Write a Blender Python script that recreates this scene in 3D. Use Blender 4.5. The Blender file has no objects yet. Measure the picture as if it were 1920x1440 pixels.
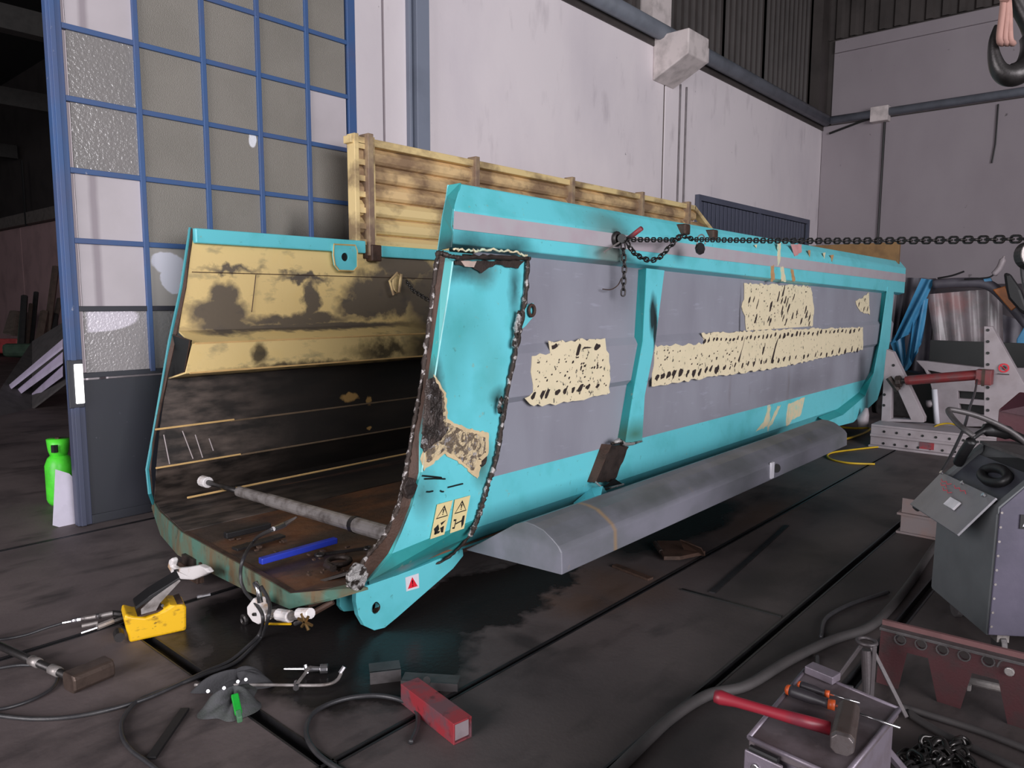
import bpy, math, random
from mathutils import Vector, Matrix
from mathutils.geometry import tessellate_polygon
rnd = random.Random(7)
SC = bpy.context.scene
COL = SC.collection
R = math.radians
# ------------------------------------------------------------------ camera
H = 1.4
F_, YAW, PITCH, ROLL = 1387.0, .71765, .11367, .00367
_f = Vector((math.cos(YAW)*math.cos(PITCH), math.sin(YAW)*math.cos(PITCH), -math.sin(PITCH)))
_r = Vector((math.sin(YAW), -math.cos(YAW), 0)); _u = _r.cross(_f)
CR = _r*math.cos(ROLL) + _u*math.sin(ROLL); CU = -_r*math.sin(ROLL) + _u*math.cos(ROLL); CF = _f
cam = bpy.data.cameras.new('camera'); camo = bpy.data.objects.new('camera', cam); COL.objects.link(camo)
cam.sensor_width = 36; cam.lens = F_/1920*36; cam.clip_start = .05; cam.clip_end = 200
camo.matrix_world = Matrix(((CR.x, CU.x, -CF.x, 0), (CR.y, CU.y, -CF.y, 0), (CR.z, CU.z, -CF.z, H), (0, 0, 0, 1)))
SC.camera = camo
# ------------------------------------------------------------------ light and exposure
SC.view_settings.view_transform = 'Standard'; SC.view_settings.look = 'None'
SC.view_settings.exposure = 0.0; SC.view_settings.gamma = 1.0; SC.view_settings.use_curve_mapping = False
w = bpy.data.worlds.new('world'); SC.world = w; w.use_nodes = True
w.node_tree.nodes['Background'].inputs[0].default_value = (.62, .62, .72, 1)
w.node_tree.nodes['Background'].inputs[1].default_value = .13
def area(name, loc, target, sx, sy, power, col):
    l = bpy.data.lights.new(name, 'AREA'); l.shape = 'RECTANGLE'; l.size = sx; l.size_y = sy; l.energy = power; l.color = col
    o = bpy.data.objects.new(name, l); COL.objects.link(o); o.location = loc
    o.rotation_euler = (Vector(target)-Vector(loc)).to_track_quat('-Z', 'Y').to_euler(); return o
area('daylight_big_gate', (-0.5, -10.0, 3.6), (4.5, 5, 2.2), 9, 5, 1700, (.98, .96, 1.0))
area('daylight_rear_gate', (-6.0, 2.2, 2.6), (3, 3.4, .6), 5, 4, 620, (1.0, .97, 1.0))
# ------------------------------------------------------------------ picture ray to world plane
def ray(px, py): return CR*(px-960) + CU*(720-py) + CF*F_
O = Vector((0, 0, H))
def on(px, py, ax, v):
    d = ray(px, py); return O + d*((v-O[ax])/d[ax])
def X(px, py, v): return on(px, py, 0, v)
def Y(px, py, v): return on(px, py, 1, v)
def G(px, py, z=0.0): return on(px, py, 2, z)
def D(px, py, d): return O + ray(px, py)*(d/F_)
# ------------------------------------------------------------------ materials
def lin(c):
    c = c/255.0
    return c/12.92 if c <= .04045 else ((c+.055)/1.055)**2.4
def ph(r, g, b, k=1.35):
    c = [lin(q)*k for q in (r, g, b)]; s = min(1.0, .8/max(c)); return (c[0]*s, c[1]*s, c[2]*s, 1)
class Mat:
    def __init__(s, name, base, rough=.6, metal=0.0, spec=.5, coat=0):
        s.m = bpy.data.materials.new(name); s.m.use_nodes = True; s.t = s.m.node_tree; s.n = s.t.nodes; s.l = s.t.links
        s.b = s.n['Principled BSDF']; s.col = tuple(base) if len(base) == 4 else tuple(base)+(1,)
        s.b.inputs['Base Color'].default_value = s.col
        s.b.inputs['Roughness'].default_value = rough; s.b.inputs['Metallic'].default_value = metal
        s.b.inputs['Specular IOR Level'].default_value = spec
        s.b.inputs['Coat Weight'].default_value = coat
        s.rg = rough; s.mt = metal
        s.tc = s.n.new('ShaderNodeTexCoord').outputs['Object']; s._w = {}
    def _set(s, inp, v):
        if hasattr(v, 'links') or isinstance(v, bpy.types.NodeSocket): s.l.new(v, inp)
        else: inp.default_value = v
    def vm(s, op, a, b=None):
        n = s.n.new('ShaderNodeVectorMath'); n.operation = op; s._set(n.inputs[0], a)
        if b is not None: s._set(n.inputs[1], b)
        return n.outputs['Value'] if op == 'LENGTH' else n.outputs[0]
    def ma(s, op, a, b=0.0, clamp=False):
        n = s.n.new('ShaderNodeMath'); n.operation = op; n.use_clamp = clamp; s._set(n.inputs[0], a); s._set(n.inputs[1], b); return n.outputs[0]
    def noise(s, scale, detail=4, stretch=(1, 1, 1), off=0, rough=.55, dist=0):
        v = s.vm('MULTIPLY', s.tc, stretch) if tuple(stretch) != (1, 1, 1) else s.tc
        if off: v = s.vm('ADD', v, (off, off*.7, off*1.3))
        n = s.n.new('ShaderNodeTexNoise'); s._set(n.inputs['Vector'], v); n.inputs['Scale'].default_value = scale
        n.inputs['Detail'].default_value = detail; n.inputs['Roughness'].default_value = rough; n.inputs['Distortion'].default_value = dist
        s._lastcol = n.outputs['Color']; return n.outputs['Fac']
    def ramp(s, v, lo, hi):
        n = s.n.new('ShaderNodeMapRange'); s._set(n.inputs[0], v); n.inputs[1].default_value = lo; n.inputs[2].default_value = hi; return n.outputs[0]
    def warp(s, amt, sc):
        k = (amt, sc)
        if k not in s._w:
            s.noise(sc, 5); c = s._lastcol
            s._w[k] = s.vm('ADD', s.tc, s.vm('MULTIPLY', s.vm('SUBTRACT', c, (.5, .5, .5)), (amt, amt, amt)))
        return s._w[k]
    def ell(s, c, r, warp=.15, wsc=6, soft=.25):
        v = s.vm('DIVIDE', s.vm('SUBTRACT', s.warp(warp, wsc), tuple(c)), tuple(r))
        return s.ramp(s.vm('LENGTH', v), 1+soft, 1-soft)
    def band(s, axis, lo, hi, warp=.0, wsc=6, soft=.01):
        src = s.warp(warp, wsc) if warp else s.tc
        sx = s.n.new('ShaderNodeSeparateXYZ'); s.l.new(src, sx.inputs[0]); z = sx.outputs[axis]
        return s.ma('MULTIPLY', s.ramp(z, lo-soft, lo+soft), s.ramp(z, hi+soft, hi-soft))
    def mul(s, a, b): return s.ma('MULTIPLY', a, b)
    def mx(s, *a):
        r = a[0]
        for q in a[1:]: r = s.ma('MAXIMUM', r, q)
        return r
    def inv(s, a): return s.ma('SUBTRACT', 1.0, a)
    def layer(s, col, mask, amt=1.0, rough=None, metal=None):
        if len(col) == 3: col = tuple(col)+(1,)
        if amt != 1.0: mask = s.mul(mask, amt)
        n = s.n.new('ShaderNodeMix'); n.data_type = 'RGBA'; s._set(n.inputs[0], mask); s._set(n.inputs[6], s.col); s._set(n.inputs[7], col)
        s.col = n.outputs[2]; s.l.new(s.col, s.b.inputs['Base Color'])
        if rough is not None: s.rg = s.mixf(s.rg, rough, mask); s.l.new(s.rg, s.b.inputs['Roughness'])
        if metal is not None: s.mt = s.mixf(s.mt, metal, mask); s.l.new(s.mt, s.b.inputs['Metallic'])
        return s
    def mixf(s, a, b, m):
        n = s.n.new('ShaderNodeMix'); n.data_type = 'FLOAT'; s._set(n.inputs[0], m); s._set(n.inputs[2], a); s._set(n.inputs[3], b); return n.outputs[0]
    def bump(s, h, strength=.3, dist=.01):
        n = s.n.new('ShaderNodeBump'); n.inputs['Strength'].default_value = strength; n.inputs['Distance'].default_value = dist
        s._set(n.inputs['Height'], h); s.l.new(n.outputs[0], s.b.inputs['Normal']); return s
    def grime(s, col, scale=6, lo=.5, hi=.75, amt=.5, stretch=(1, 1, 1), off=0, rough=None):
        return s.layer(col, s.ramp(s.noise(scale, 6, stretch, off), lo, hi), amt, rough)
def simple(name, col, rough=.6, metal=0, gcol=None, scale=8, amt=.5, bump=.15, lo=.45, hi=.7):
    m = Mat(name, col, rough, metal)
    m.grime(gcol or tuple(c*.35 for c in col[:3]), scale, lo, hi, amt)
    if bump: m.bump(m.noise(scale*8, 4), bump, .004)
    return m.m
# ------------------------------------------------------------------ geometry
class Geo:
    def __init__(s): s.v = []; s.f = []
    def add(s, v, f):
        k = len(s.v); s.v += [Vector(p) for p in v]; s.f += [tuple(i+k for i in q) for q in f]; return s
    def box(s, lo, hi):
        (a, b, c), (d, e, f) = lo, hi
        return s.add([(a, b, c), (d, b, c), (d, e, c), (a, e, c), (a, b, f), (d, b, f), (d, e, f), (a, e, f)],
                     [(0, 3, 2, 1), (4, 5, 6, 7), (0, 1, 5, 4), (1, 2, 6, 5), (2, 3, 7, 6), (3, 0, 4, 7)])
    def obox(s, c, ax, ay, az):
        c, ax, ay, az = map(Vector, (c, ax, ay, az)); P = []
        for k in (-1, 1):
            for (i, j) in ((-1, -1), (1, -1), (1, 1), (-1, 1)): P.append(c+ax*i*.5+ay*j*.5+az*k*.5)
        return s.add(P, [(0, 3, 2, 1), (4, 5, 6, 7), (0, 1, 5, 4), (1, 2, 6, 5), (2, 3, 7, 6), (3, 0, 4, 7)])
    def prism(s, poly, vec):
        n = len(poly); P = [Vector(p) for p in poly]; v = Vector(vec)
        return s.loft(P, [p+v for p in P])
    def loft(s, A, B):
        n = len(A); A = [Vector(p) for p in A]; B = [Vector(p) for p in B]
        if n > 4:
            t = tessellate_polygon([A]); caps = [tuple(reversed(q)) for q in t]+[tuple(i+n for i in q) for q in t]
        else: caps = [tuple(range(n-1, -1, -1)), tuple(range(n, 2*n))]
        return s.add(A+B, caps+[(i, (i+1) % n, n+(i+1) % n, n+i) for i in range(n)])
    def sheet(s, A, B):
        n = len(A)
        return s.add(list(A)+list(B), [(i, i+1, n+i+1, n+i) for i in range(n-1)])
    def holed(s, outer, holes, vec):
        loops = [[Vector(p) for p in outer]]+[[Vector(p) for p in h] for h in holes]; v = Vector(vec)
        flat = [p for L in loops for p in L]; tris = tessellate_polygon(loops); n = len(flat)
        f = [tuple(t) for t in tris]+[tuple(i+n for i in reversed(t)) for t in tris]; k = 0
        for L in loops:
            m = len(L); f += [(k+i, k+(i+1) % m, n+k+(i+1) % m, n+k+i) for i in range(m)]; k += m
        return s.add(flat+[p+v for p in flat], f)
    def tube(s, pts, r, n=8, closed=False, caps=True):
        P = [Vector(p) for p in pts]; m = len(P); rr = r if hasattr(r, '__len__') else [r]*m
        up = None; V = []; 
        for i in range(m):
            if closed: t = P[(i+1) % m]-P[i-1]
            else: t = P[min(i+1, m-1)]-P[max(i-1, 0)]
            t = t.normalized() if t.length > 1e-9 else Vector((0, 0, 1))
            if up is None:
                up = Vector((0, 0, 1)) if abs(t.z) < .9 else Vector((1, 0, 0))
            up = (up-t*up.dot(t)).normalized(); b = t.cross(up)
            for k in range(n):
                a = 2*math.pi*k/n; V.append(P[i]+(up*math.cos(a)+b*math.sin(a))*rr[i])
        Fc = []
        for i in range(m if closed else m-1):
            j = (i+1) % m
            for k in range(n): Fc.append((i*n+k, i*n+(k+1) % n, j*n+(k+1) % n, j*n+k))
        if caps and not closed: Fc += [tuple(range(n-1, -1, -1)), tuple(range((m-1)*n, m*n))]
        return s.add(V, Fc)
    def obj(s, name, mat, parent=None, smooth=False, bevel=0, seg=2, sub=0, solid=0):
        me = bpy.data.meshes.new(name); me.from_pydata([tuple(v) for v in s.v], [], s.f); me.update()
        import bmesh
        bm = bmesh.new(); bm.from_mesh(me); bmesh.ops.recalc_face_normals(bm, faces=bm.faces); bm.to_mesh(me); bm.free()
        o = bpy.data.objects.new(name, me); COL.objects.link(o)
        if mat: me.materials.append(mat)
        if smooth:
            me.polygons.foreach_set('use_smooth', [True]*len(me.polygons))
        if solid: q = o.modifiers.new('s', 'SOLIDIFY'); q.thickness = solid; q.offset = 0
        if bevel: q = o.modifiers.new('b', 'BEVEL'); q.width = bevel; q.segments = seg; q.limit_method = 'ANGLE'; q.angle_limit = R(40)
        if sub: q = o.modifiers.new('u', 'SUBSURF'); q.levels = sub; q.render_levels = sub
        if parent is not None:
            o.parent = parent; o.matrix_parent_inverse = parent.get('_wm_inv') and Matrix.Identity(4) or Matrix.Translation(-Vector(parent.location))
        return o
def thing(name, label, cat, loc, group=None):
    o = bpy.data.objects.new(name, None); COL.objects.link(o); o.location = loc; o.empty_display_size = .1
    o['label'] = label; o['category'] = cat
    if group: o['group'] = group
    return o
def tag(o, label, cat, group=None):
    o['label'] = label; o['category'] = cat
    if group: o['group'] = group
    return o
def struct(o): o['kind'] = 'structure'; return o
def circ(c, u, v, r, n=16, r2=None):
    c, u, v = Vector(c), Vector(u), Vector(v); r2 = r2 or r
    return [c+u*r*math.cos(2*math.pi*i/n)+v*r2*math.sin(2*math.pi*i/n) for i in range(n)]
def spline(P, k=8):
    P = [Vector(p) for p in P]; out = []
    for i in range(len(P)-1):
        a = P[max(i-1, 0)]; b = P[i]; c = P[i+1]; d = P[min(i+2, len(P)-1)]
        for j in range(k):
            t = j/k; out.append(.5*((2*b)+(c-a)*t+(2*a-5*b+4*c-d)*t*t+(3*b-a-3*c+d)*t**3))
    return out+[P[-1]]
def jag(poly, amp, step, seed=1):
    q = random.Random(seed); P = [Vector(p) for p in poly]; out = []
    for i in range(len(P)):
        a, b = P[i], P[(i+1) % len(P)]; L = (b-a).length; n = max(1, int(L/step))
        for k in range(n): out.append(a.lerp(b, k/n)+Vector((q.uniform(-1, 1), 0, q.uniform(-1, 1)))*amp)
    return out
XA, YA, ZA = Vector((1, 0, 0)), Vector((0, 1, 0)), Vector((0, 0, 1))
# ------------------------------------------------------------------ setting materials
mf = Mat('concrete_floor', ph(72, 64, 64, 1.75), .62, spec=.35)
mf.grime(ph(100, 90, 88, 1.55), 1.3, .42, .75, .7); mf.grime(ph(38, 33, 34, 1.6), 2.1, .5, .72, .75, off=3)
mf.grime(ph(30, 27, 29, 1.2), 5, .55, .72, .6, stretch=(.5, 1.2, 1), off=9); mf.grime(ph(110, 100, 104, 1.2), 28, .66, .78, .35, off=5)
rust = mf.mx(mf.ell(G(1150, 1095), (.22, .22, .5), .3, 5, .6), mf.ell(G(1430, 965), (.5, .10, .5), .25, 4, .6), mf.ell(G(1080, 1130), (.15, .12, .5), .3, 6, .6))
mf.layer(ph(96, 70, 52, 1.3), rust, .5)
oil = mf.mx(mf.ell(G(690, 1225), (.42, .42, .5), .28, 7, .10), mf.ell(G(880, 1130), (.52, .30, .5), .34, 7, .08), mf.ell(G(560, 1190), (.42, .36, .5), .30, 6, .12),
            mf.ell(G(740, 1260), (.22, .26, .5), .2, 9, .1), mf.ell(G(500, 1150), (.45, .3, .5), .25, 6, .2), mf.ell(G(1270, 985), (.75, .22, .5), .25, 5, .15), mf.ell(G(1000, 1080), (.28, .22, .5), .3, 9, .1))
mf.layer((.013, .012, .012), oil, .93, rough=.22)
spm = mf.mixf(.35, .10, oil); mf.l.new(spm, mf.b.inputs['Specular IOR Level'])
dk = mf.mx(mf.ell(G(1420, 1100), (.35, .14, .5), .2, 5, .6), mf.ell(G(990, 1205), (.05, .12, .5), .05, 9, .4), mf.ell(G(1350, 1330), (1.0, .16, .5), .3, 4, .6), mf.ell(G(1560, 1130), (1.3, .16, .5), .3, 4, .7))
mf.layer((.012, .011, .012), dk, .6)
mf.layer((.020, .017, .016), mf.ell(Vector((4.4, -.2, 0)), (4.4, 2.5, 5), .5, 1.2, .3), .58)  # right side darker: oily dirt, with the light falloff painted in too
mf.bump(mf.noise(45, 5), .25, .004)
M_floor = mf.m
mw = Mat('whitewashed_precast', ph(218, 209, 212, 1.2), .85)
mw.grime(ph(176, 168, 176, 1.3), .9, .45, .75, .5, stretch=(1, 1, .5)); mw.grime(ph(150, 140, 146, 1.2), 5, .6, .75, .35, stretch=(1, 1, .3), off=4)
mw.grime(ph(60, 52, 50, 1), 9, .73, .78, .7, off=11); mw.bump(mw.noise(30, 5), .15, .006)
M_wall = mw.m
mb = Mat('dull_precast', ph(160, 151, 156, .92), .85)
mb.grime(ph(120, 110, 116, 1.2), .8, .4, .75, .55, stretch=(1, 1, .5), off=6); mb.grime(ph(56, 50, 50, 1), 8, .70, .77, .7, off=2); mb.bump(mb.noise(30, 5), .15, .006)
M_wallb = mb.m
M_dark = simple('dark_cladding', ph(70, 64, 62, 1.0), .55, 0, scale=2, amt=.5)
M_roof = simple('roof_underside', (.014, .013, .013), .8)
M_gap = simple('channel_black', (.006, .006, .006), .5, bump=0)
M_chan = simple('worn_steel_channel', (.045, .043, .047), .4, .7, gcol=(.02, .016, .014), scale=14)
M_pipe = simple('grey_painted_pipe', ph(96, 100, 108, 1.4), .5, 0, scale=3)
M_conc = simple('corbel_concrete', ph(188, 178, 176, 1.3), .85, scale=6)
M_blue = Mat('blue_door_paint', ph(58, 88, 134, 1.05), .5)
M_blue.grime(ph(84, 86, 116, 1.0), 3, .45, .7, .5); M_blue.grime(ph(160, 160, 170, 1.2), 14, .68, .74, .7, off=3); M_blue.layer(ph(66, 68, 84, 1.1), M_blue.band(2, -1, .98, .3, 3, .35), .92); M_blue = M_blue.m
M_kick = Mat('dirty_blue_grey_panel', ph(56, 58, 64, .85), .5); M_kick.grime(ph(44, 44, 52, 1.3), 2, .35, .65, .8); M_kick.grime(ph(120, 120, 130, 1.2), 40, .7, .76, .3, off=5); M_kick = M_kick.m
# ------------------------------------------------------------------ floor slabs with steel channels between
fl = struct(Geo().box((-6, -9, -.12), (30, 34, -.035)).obj('floor', M_gap))
ys = [(-9, .73), (.775, 1.115), (1.155, 1.775), (1.80, 3.285), (3.31, 4.745), (4.77, 12), (12.03, 34)]
def slab(x0, x1, y0, y1): Geo().box((x0, y0, -.034), (x1, y1, 0)).obj('floor_slab', M_floor, fl, bevel=.003, seg=1)
for k, (a, b) in enumerate(ys):
    if k in (2, 3): slab(-6, 1.19, a, b); slab(1.235, 30, a, b)
    else: slab(-6, 30, a, b)
for y0, y1 in ((.73, .775), (1.115, 1.155), (1.775, 1.80), (3.285, 3.31), (4.745, 4.77)):
    Geo().box((-6, y1-.004, -.034), (30, y1+.004, .002)).box((-6, y0-.004, -.034), (30, y0+.004, .002)).obj('channel_edge', M_chan, fl)
Geo().box((1.186, 1.155, -.034), (1.192, 3.28, .002)).box((1.233, 1.155, -.034), (1.239, 3.28, .002)).obj('channel_edge', M_chan, fl)
# ------------------------------------------------------------------ left long wall y=5.15
WY, BX = 5.15, 14.9
wl = struct(Geo().box((1.76, WY+.03, 0), (BX+.3, WY+.2, 4.72)).box((1.76, WY+.03, 4.7), (BX+.3, WY+.2, 4.76)).obj('wall_left', M_wallb))
px = [1.66, 1.86, 1.90, 4.21, 4.23, 8.93, 8.945, 9.37, 9.385, 9.53, 9.54, BX]
for a, b in ((1.76, 1.84), (1.88, 4.21), (4.235, 8.92), (8.96, 9.36), (9.385, BX)):
    Geo().box((a, WY, 0), (b, WY+.03, 4.70)).obj('wall_panel', M_wall, wl, bevel=.008)
Geo().box((8.915, WY+.015, 0), (8.965, WY+.031, 4.7)).obj('panel_joint', simple('stained_joint', (.06, .04, .03), .8), wl)
def corrug(x0, x1, z0, z1, y, pitch=.22, d=.05, along=0):
    P = []; x = x0
    while x < x1-1e-6:
        for dx, dd in ((0, 0), (.35, 0), (.5, d), (.85, d)): 
            xx = min(x+dx*pitch, x1); P.append((xx, dd))
        x += pitch
    P.append((x1, 0)); g = Geo()
    def pt(a, dd, z): return (a, y-dd, z) if along == 0 else (y-dd, a, z)
    g.sheet([pt(a, dd, z0) for a, dd in P], [pt(a, dd, z1) for a, dd in P]); return g
for a, b in ((5.0, 8.5), (9.05, 10.9), (10.93, 12.4), (12.43, 14.5)):
    corrug(a, b, 4.76, 7.4, WY+.18, .2).obj('cladding_sheet', M_dark, wl)
struct(Geo().box((8.55, WY-.02, 4.75), (9.02, WY+.26, 7.4)).obj('trim_1', M_conc))
struct(Geo().box((14.5, WY-.05, 4.72), (14.9, WY+.25, 7.4)).obj('trim_2', M_dark))
# horizontal gutter pipe and its dark shadow beam under cladding
struct(Geo().tube([(4.5, WY-.10, 4.78), (BX-.1, WY-.10, 4.78)], .10, 12).obj('trim_3', M_pipe, smooth=True))
struct(Geo().box((1.78, WY-.02, 4.62), (BX, WY+.2, 4.76)).obj('trim_4', M_dark))
struct(Geo().tube([(BX-.1, 5.0, 4.78), (BX-.1, -4, 4.78)], .07, 12).obj('trim_5', M_pipe, smooth=True))
# corbel block
g = Geo(); cb = [Vector((8.62, 0, 4.30)), Vector((8.62, 0, 4.66)), Vector((9.12, 0, 4.66)), Vector((9.12, 0, 4.30))]
g = Geo().add([(8.62, WY-.5, 4.44), (9.16, WY-.5, 4.44), (9.16, WY, 4.20), (8.62, WY, 4.20), (8.62, WY-.5, 4.74), (9.16, WY-.5, 4.74), (9.16, WY, 4.74), (8.62, WY, 4.74)],
             [(0, 3, 2, 1), (4, 5, 6, 7), (0, 1, 5, 4), (1, 2, 6, 5), (2, 3, 7, 6), (3, 0, 4, 7)])
struct(g.obj('trim_6', M_conc, bevel=.015))
struct(Geo().box((9.16, WY-.38, 4.52), (9.42, WY-.16, 4.72)).obj('trim_7', M_conc, bevel=.02))
# steel channel pillar
struct(Geo().box((4.47, WY-.05, 0), (4.50, WY, 7)).box((4.50, WY-.012, 0), (4.56, WY, 7)).box((4.53, WY-.08, 0), (4.68, WY-.012, 7)).obj('trim_8', simple('pillar_steel', ph(110, 116, 130, 1.35), .5, 0, scale=2, amt=.3), bevel=.004))
for x in (9.33, 9.50):
    struct(Geo().tube([(x, WY-.015, .3), (x, WY-.015, 4.3)], .013, 6).obj('trim_9', simple('conduit_grey', ph(110, 104, 106, 1.2), .6)))
# louvred shutter low on the wall
wv = struct(Geo().box((9.88, WY-.02, 1.2), (14.25, WY-.012, 2.86)).obj('window_1', M_gap))
M_lv = simple('dark_blue_grey_louvre', ph(74, 78, 94, 1.35), .5, 0, scale=2, amt=.3)
Geo().box((9.86, WY-.07, 2.82), (14.28, WY-.01, 2.90)).box((9.86, WY-.07, 1.2), (9.93, WY-.01, 2.82)).box((14.2, WY-.07, 1.2), (14.28, WY-.01, 2.82)).box((12.0, WY-.06, 1.2), (12.06, WY-.01, 2.82)).obj('window_frame', M_lv, wv)
lv = None
x = 9.97
while x < 14.15:
    me = Geo().obox((0, 0, 0), (.118, .012, 0), (-.002, .014, 0), (0, 0, 1.6)) if lv is None else None
    if lv is None: lv = me.obj('louvre_slat', M_lv, wv); o = lv
    else: o = lv.copy(); COL.objects.link(o)
    o.matrix_basis = Matrix.Translation((x, WY-.045, 2.01)); x += .135
# ------------------------------------------------------------------ back wall x=14.9
wb = struct(Geo().box((BX+.03, -5, 0), (BX+.3, 5.4, 7.6)).obj('wall_back', M_dark))
for a, b, z0, z1 in ((4.05, 5.15, 0, 4.70), (-1.5, 4.03, 0, 4.70), (-4.9, -1.52, 0, 4.70)):
    Geo().box((BX, a, z0), (BX+.03, b, z1)).obj('wall_panel', M_wallb, wb, bevel=.008)
Geo().box((BX, -5, 4.72), (BX+.03, 5.0, 6.05)).obj('wall_panel', M_wallb, wb, bevel=.01)
Geo().box((BX-.05, -5, 6.0), (BX+.02, 4.98, 6.22)).obj('wall_coping', M_wallb, wb, bevel=.01)
corrug(-5, 5.1, 6.25, 7.6, BX-.02, .25, .05, 1).obj('cladding_sheet', M_dark, wb)
Geo().tube([(BX-.04, 4.04, .2), (BX-.04, 4.04, 4.72)], .016, 6).obj('conduit', M_gap, wb)
Geo().box((BX-.2, 3.95, 4.62), (BX, 4.25, 4.88)).obj('pipe_clamp_block', M_conc, wb, bevel=.01)
Geo().tube([(BX-.05, 5.0, 4.55), (BX-.06, 4.3, 4.72)], .02, 6).obj('brace', M_gap, wb)
Geo().tube([(BX-.03, 2.30, 4.65), (BX-.03, 2.30, 4.0), (BX-.03, 2.33, 3.7)], .012, 6).obj('dangling_wire', M_gap, wb)
struct(Geo().box((-6, -9, 7.4), (30, 34, 7.6)).obj('ceiling', M_roof))
for xx in (6.0, 10.5, 14.4): Geo().box((xx, -9, 6.95), (xx+.18, 5.3, 7.4)).obj('roof_beam', M_roof, bpy.data.objects['ceiling'])
# far hall beyond opening
M_pink = simple('pinkish_old_plaster', ph(120, 98, 98, 3.2), .85, 0, scale=1.2, amt=.4)
wf = struct(Geo().box((6.9, 10, 0), (7.1, 34, 7.4)).obj('wall_far', M_dark))
for a, b in ((10, 16.4), (16.45, 24.2), (24.25, 34)): Geo().box((6.8, a, 0), (6.9, b, 3.35)).obj('wall_panel', M_pink, wf)
Geo().box((6.6, 10, 3.36), (6.9, 34, 3.66)).obj('wall_beam', simple('grey_beam', ph(90, 84, 80, 2), .8), wf)
Geo().tube([(6.6, 23.0, 3.3), (6.6, 23.0, 5)], .03, 6).obj('hanger', M_gap, wf)
struct(Geo().box((-6, 33.9, 0), (7, 34.1, 7.4)).obj('wall_end', M_roof))
for k, (yy, zz) in enumerate(((9, 5.6), (13, 5.3), (18, 5.3), (24, 5.2))):
    Geo().box((-4, yy, zz), (6.8, yy+.25, zz+.35)).obj('roof_beam', simple('dim_purlin', (.035, .032, .030), .8) if k == 0 else bpy.data.materials['dim_purlin'], bpy.data.objects['ceiling'])
# ------------------------------------------------------------------ sliding glazed door, plane y=4.9
DY = 4.9
dr = struct(Geo().box((1.655, DY+.012, 0), (3.665, DY+.03, .90)).obj('door_1', M_kick))
cx = [1.665, 2.07, 2.50, 2.90, 3.30, 3.665]; zz = [.93, 1.335, 1.74, 2.15, 2.56, 2.965, 3.37, 3.78, 4.2]
for a, b in ((1.575, 1.655), (3.665, 3.74)):
    Geo().box((a, DY, .005), (b, DY+.06, 4.28)).obj('stile', M_blue if a > 2 else M_blue, dr, bevel=.004)
Geo().box((1.59, DY-.012, .005), (1.62, DY+.001, 4.28)).obj('edge_strip', M_blue, dr, bevel=.003)
for z in zz: Geo().box((1.655, DY+.002, z-.016), (3.665, DY+.042, z+.016)).obj('glazing_bar', M_blue if z > 1.5 else M_kick, dr, bevel=.003)
for x in cx[1:-1]: Geo().box((x-.016, DY-.002, .93), (x+.016, DY+.044, 4.2)).obj('glazing_bar', M_blue, dr, bevel=.003)
Geo().box((1.655, DY, .005), (3.665, DY+.04, .06)).obj('bottom_rail', M_kick, dr, bevel=.003)
def pane(name, col, rough, sc=0, g2=None, extra=None, sp=.5):
    m = Mat(name, col, rough, spec=sp)
    if g2: m.grime(g2, 2.2, .4, .7, .5)
    if extra: extra(m)
    if sc: m.bump(m.noise(sc, 2), .6, .006)
    return m.m
P_fr = pane('frosted_glass', ph(134, 129, 121, 1.0), .45, 160, ph(118, 114, 106, .95))
def seam(m): m.layer(ph(130, 120, 126, 1.2), m.band(0, 1.755, 1.80, .01, 8, .012), .75)
P_wh = pane('whitened_glass', ph(186, 178, 182, 1.08), .35, 0, ph(165, 158, 160, 1.05), seam)
P_hm = pane('hammered_glass', ph(136, 132, 130, 1.05), .18, 55, ph(112, 110, 108, 1.4), sp=.9)
def soot(m): m.layer((.012, .011, .010), m.mul(m.band(2, -1, 1.93, .12, 5, .16), m.band(0, 3.1, 9, .1, 5, .05)), .97)
P_so = pane('sooty_frosted_glass', ph(132, 127, 119, 1.0), .45, 160, None, soot)
def chip(m): m.layer(ph(215, 215, 220), m.ell(Y(472, 262, DY+.03), (.03, .1, .055), .03, 12, .1))
P_ch = pane('chipped_frosted_glass', ph(132, 127, 119, 1.0), .45, 160, None, chip)
def brk(m): m.layer(ph(190, 190, 200), m.mx(m.ell(Y(312, 492, DY+.03), (.11, .2, .07), .06, 9, .06), m.ell(Y(322, 520, DY+.03), (.07, .2, .10), .08, 9, .06)))
P_bk = pane('broken_frosted_glass', ph(140, 136, 132, 1.45), .4, 0, None, brk)
def half(m): m.layer(ph(188, 182, 190), m.mul(m.ell(Y(175, 595, DY+.03), (.26, .2, .09), .02, 9, .05), m.band(0, 1.7, 9)))
P_ha = pane('half_cracked_hammered_glass', ph(128, 124, 124, 1.5), .18, 70, None, half, sp=.9)
M_seam = ph(126, 118, 120, 1.3)
spec = {(0, 7): P_wh, (0, 6): P_wh, (0, 5): P_wh, (0, 4): P_hm, (0, 3): P_hm, (0, 2): P_wh, (0, 1): P_wh, (0, 0): P_ha, (1, 1): P_bk, (1, 0): P_hm, (2, 3): P_ch, (4, 4): P_wh, (4, 2): P_so, (4, 1): P_so, (4, 0): P_so, (3, 2): P_so, (4, 3): P_fr}
for i in range(5):
    for j in range(8):
        if i > 1 and j < 1: pass
        Geo().box((cx[i]+.015, DY+.018, zz[j]+.015), (cx[i+1]-.015, DY+.026, zz[j+1]-.015)).obj('pane', spec.get((i, j), P_fr), dr)
em = Mat('strip_glow', (.9, .9, .85, 1), .4); em.b.inputs['Emission Color'].default_value = (1, 1, .93, 1); em.b.inputs['Emission Strength'].default_value = 2.2
Geo().box((1.600, DY-.02, .765), (1.648, DY-.012, 1.005)).obj('glowing_strip', em.m, dr, bevel=.006)  # bright spot on the stile, its light put in as emission
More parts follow.
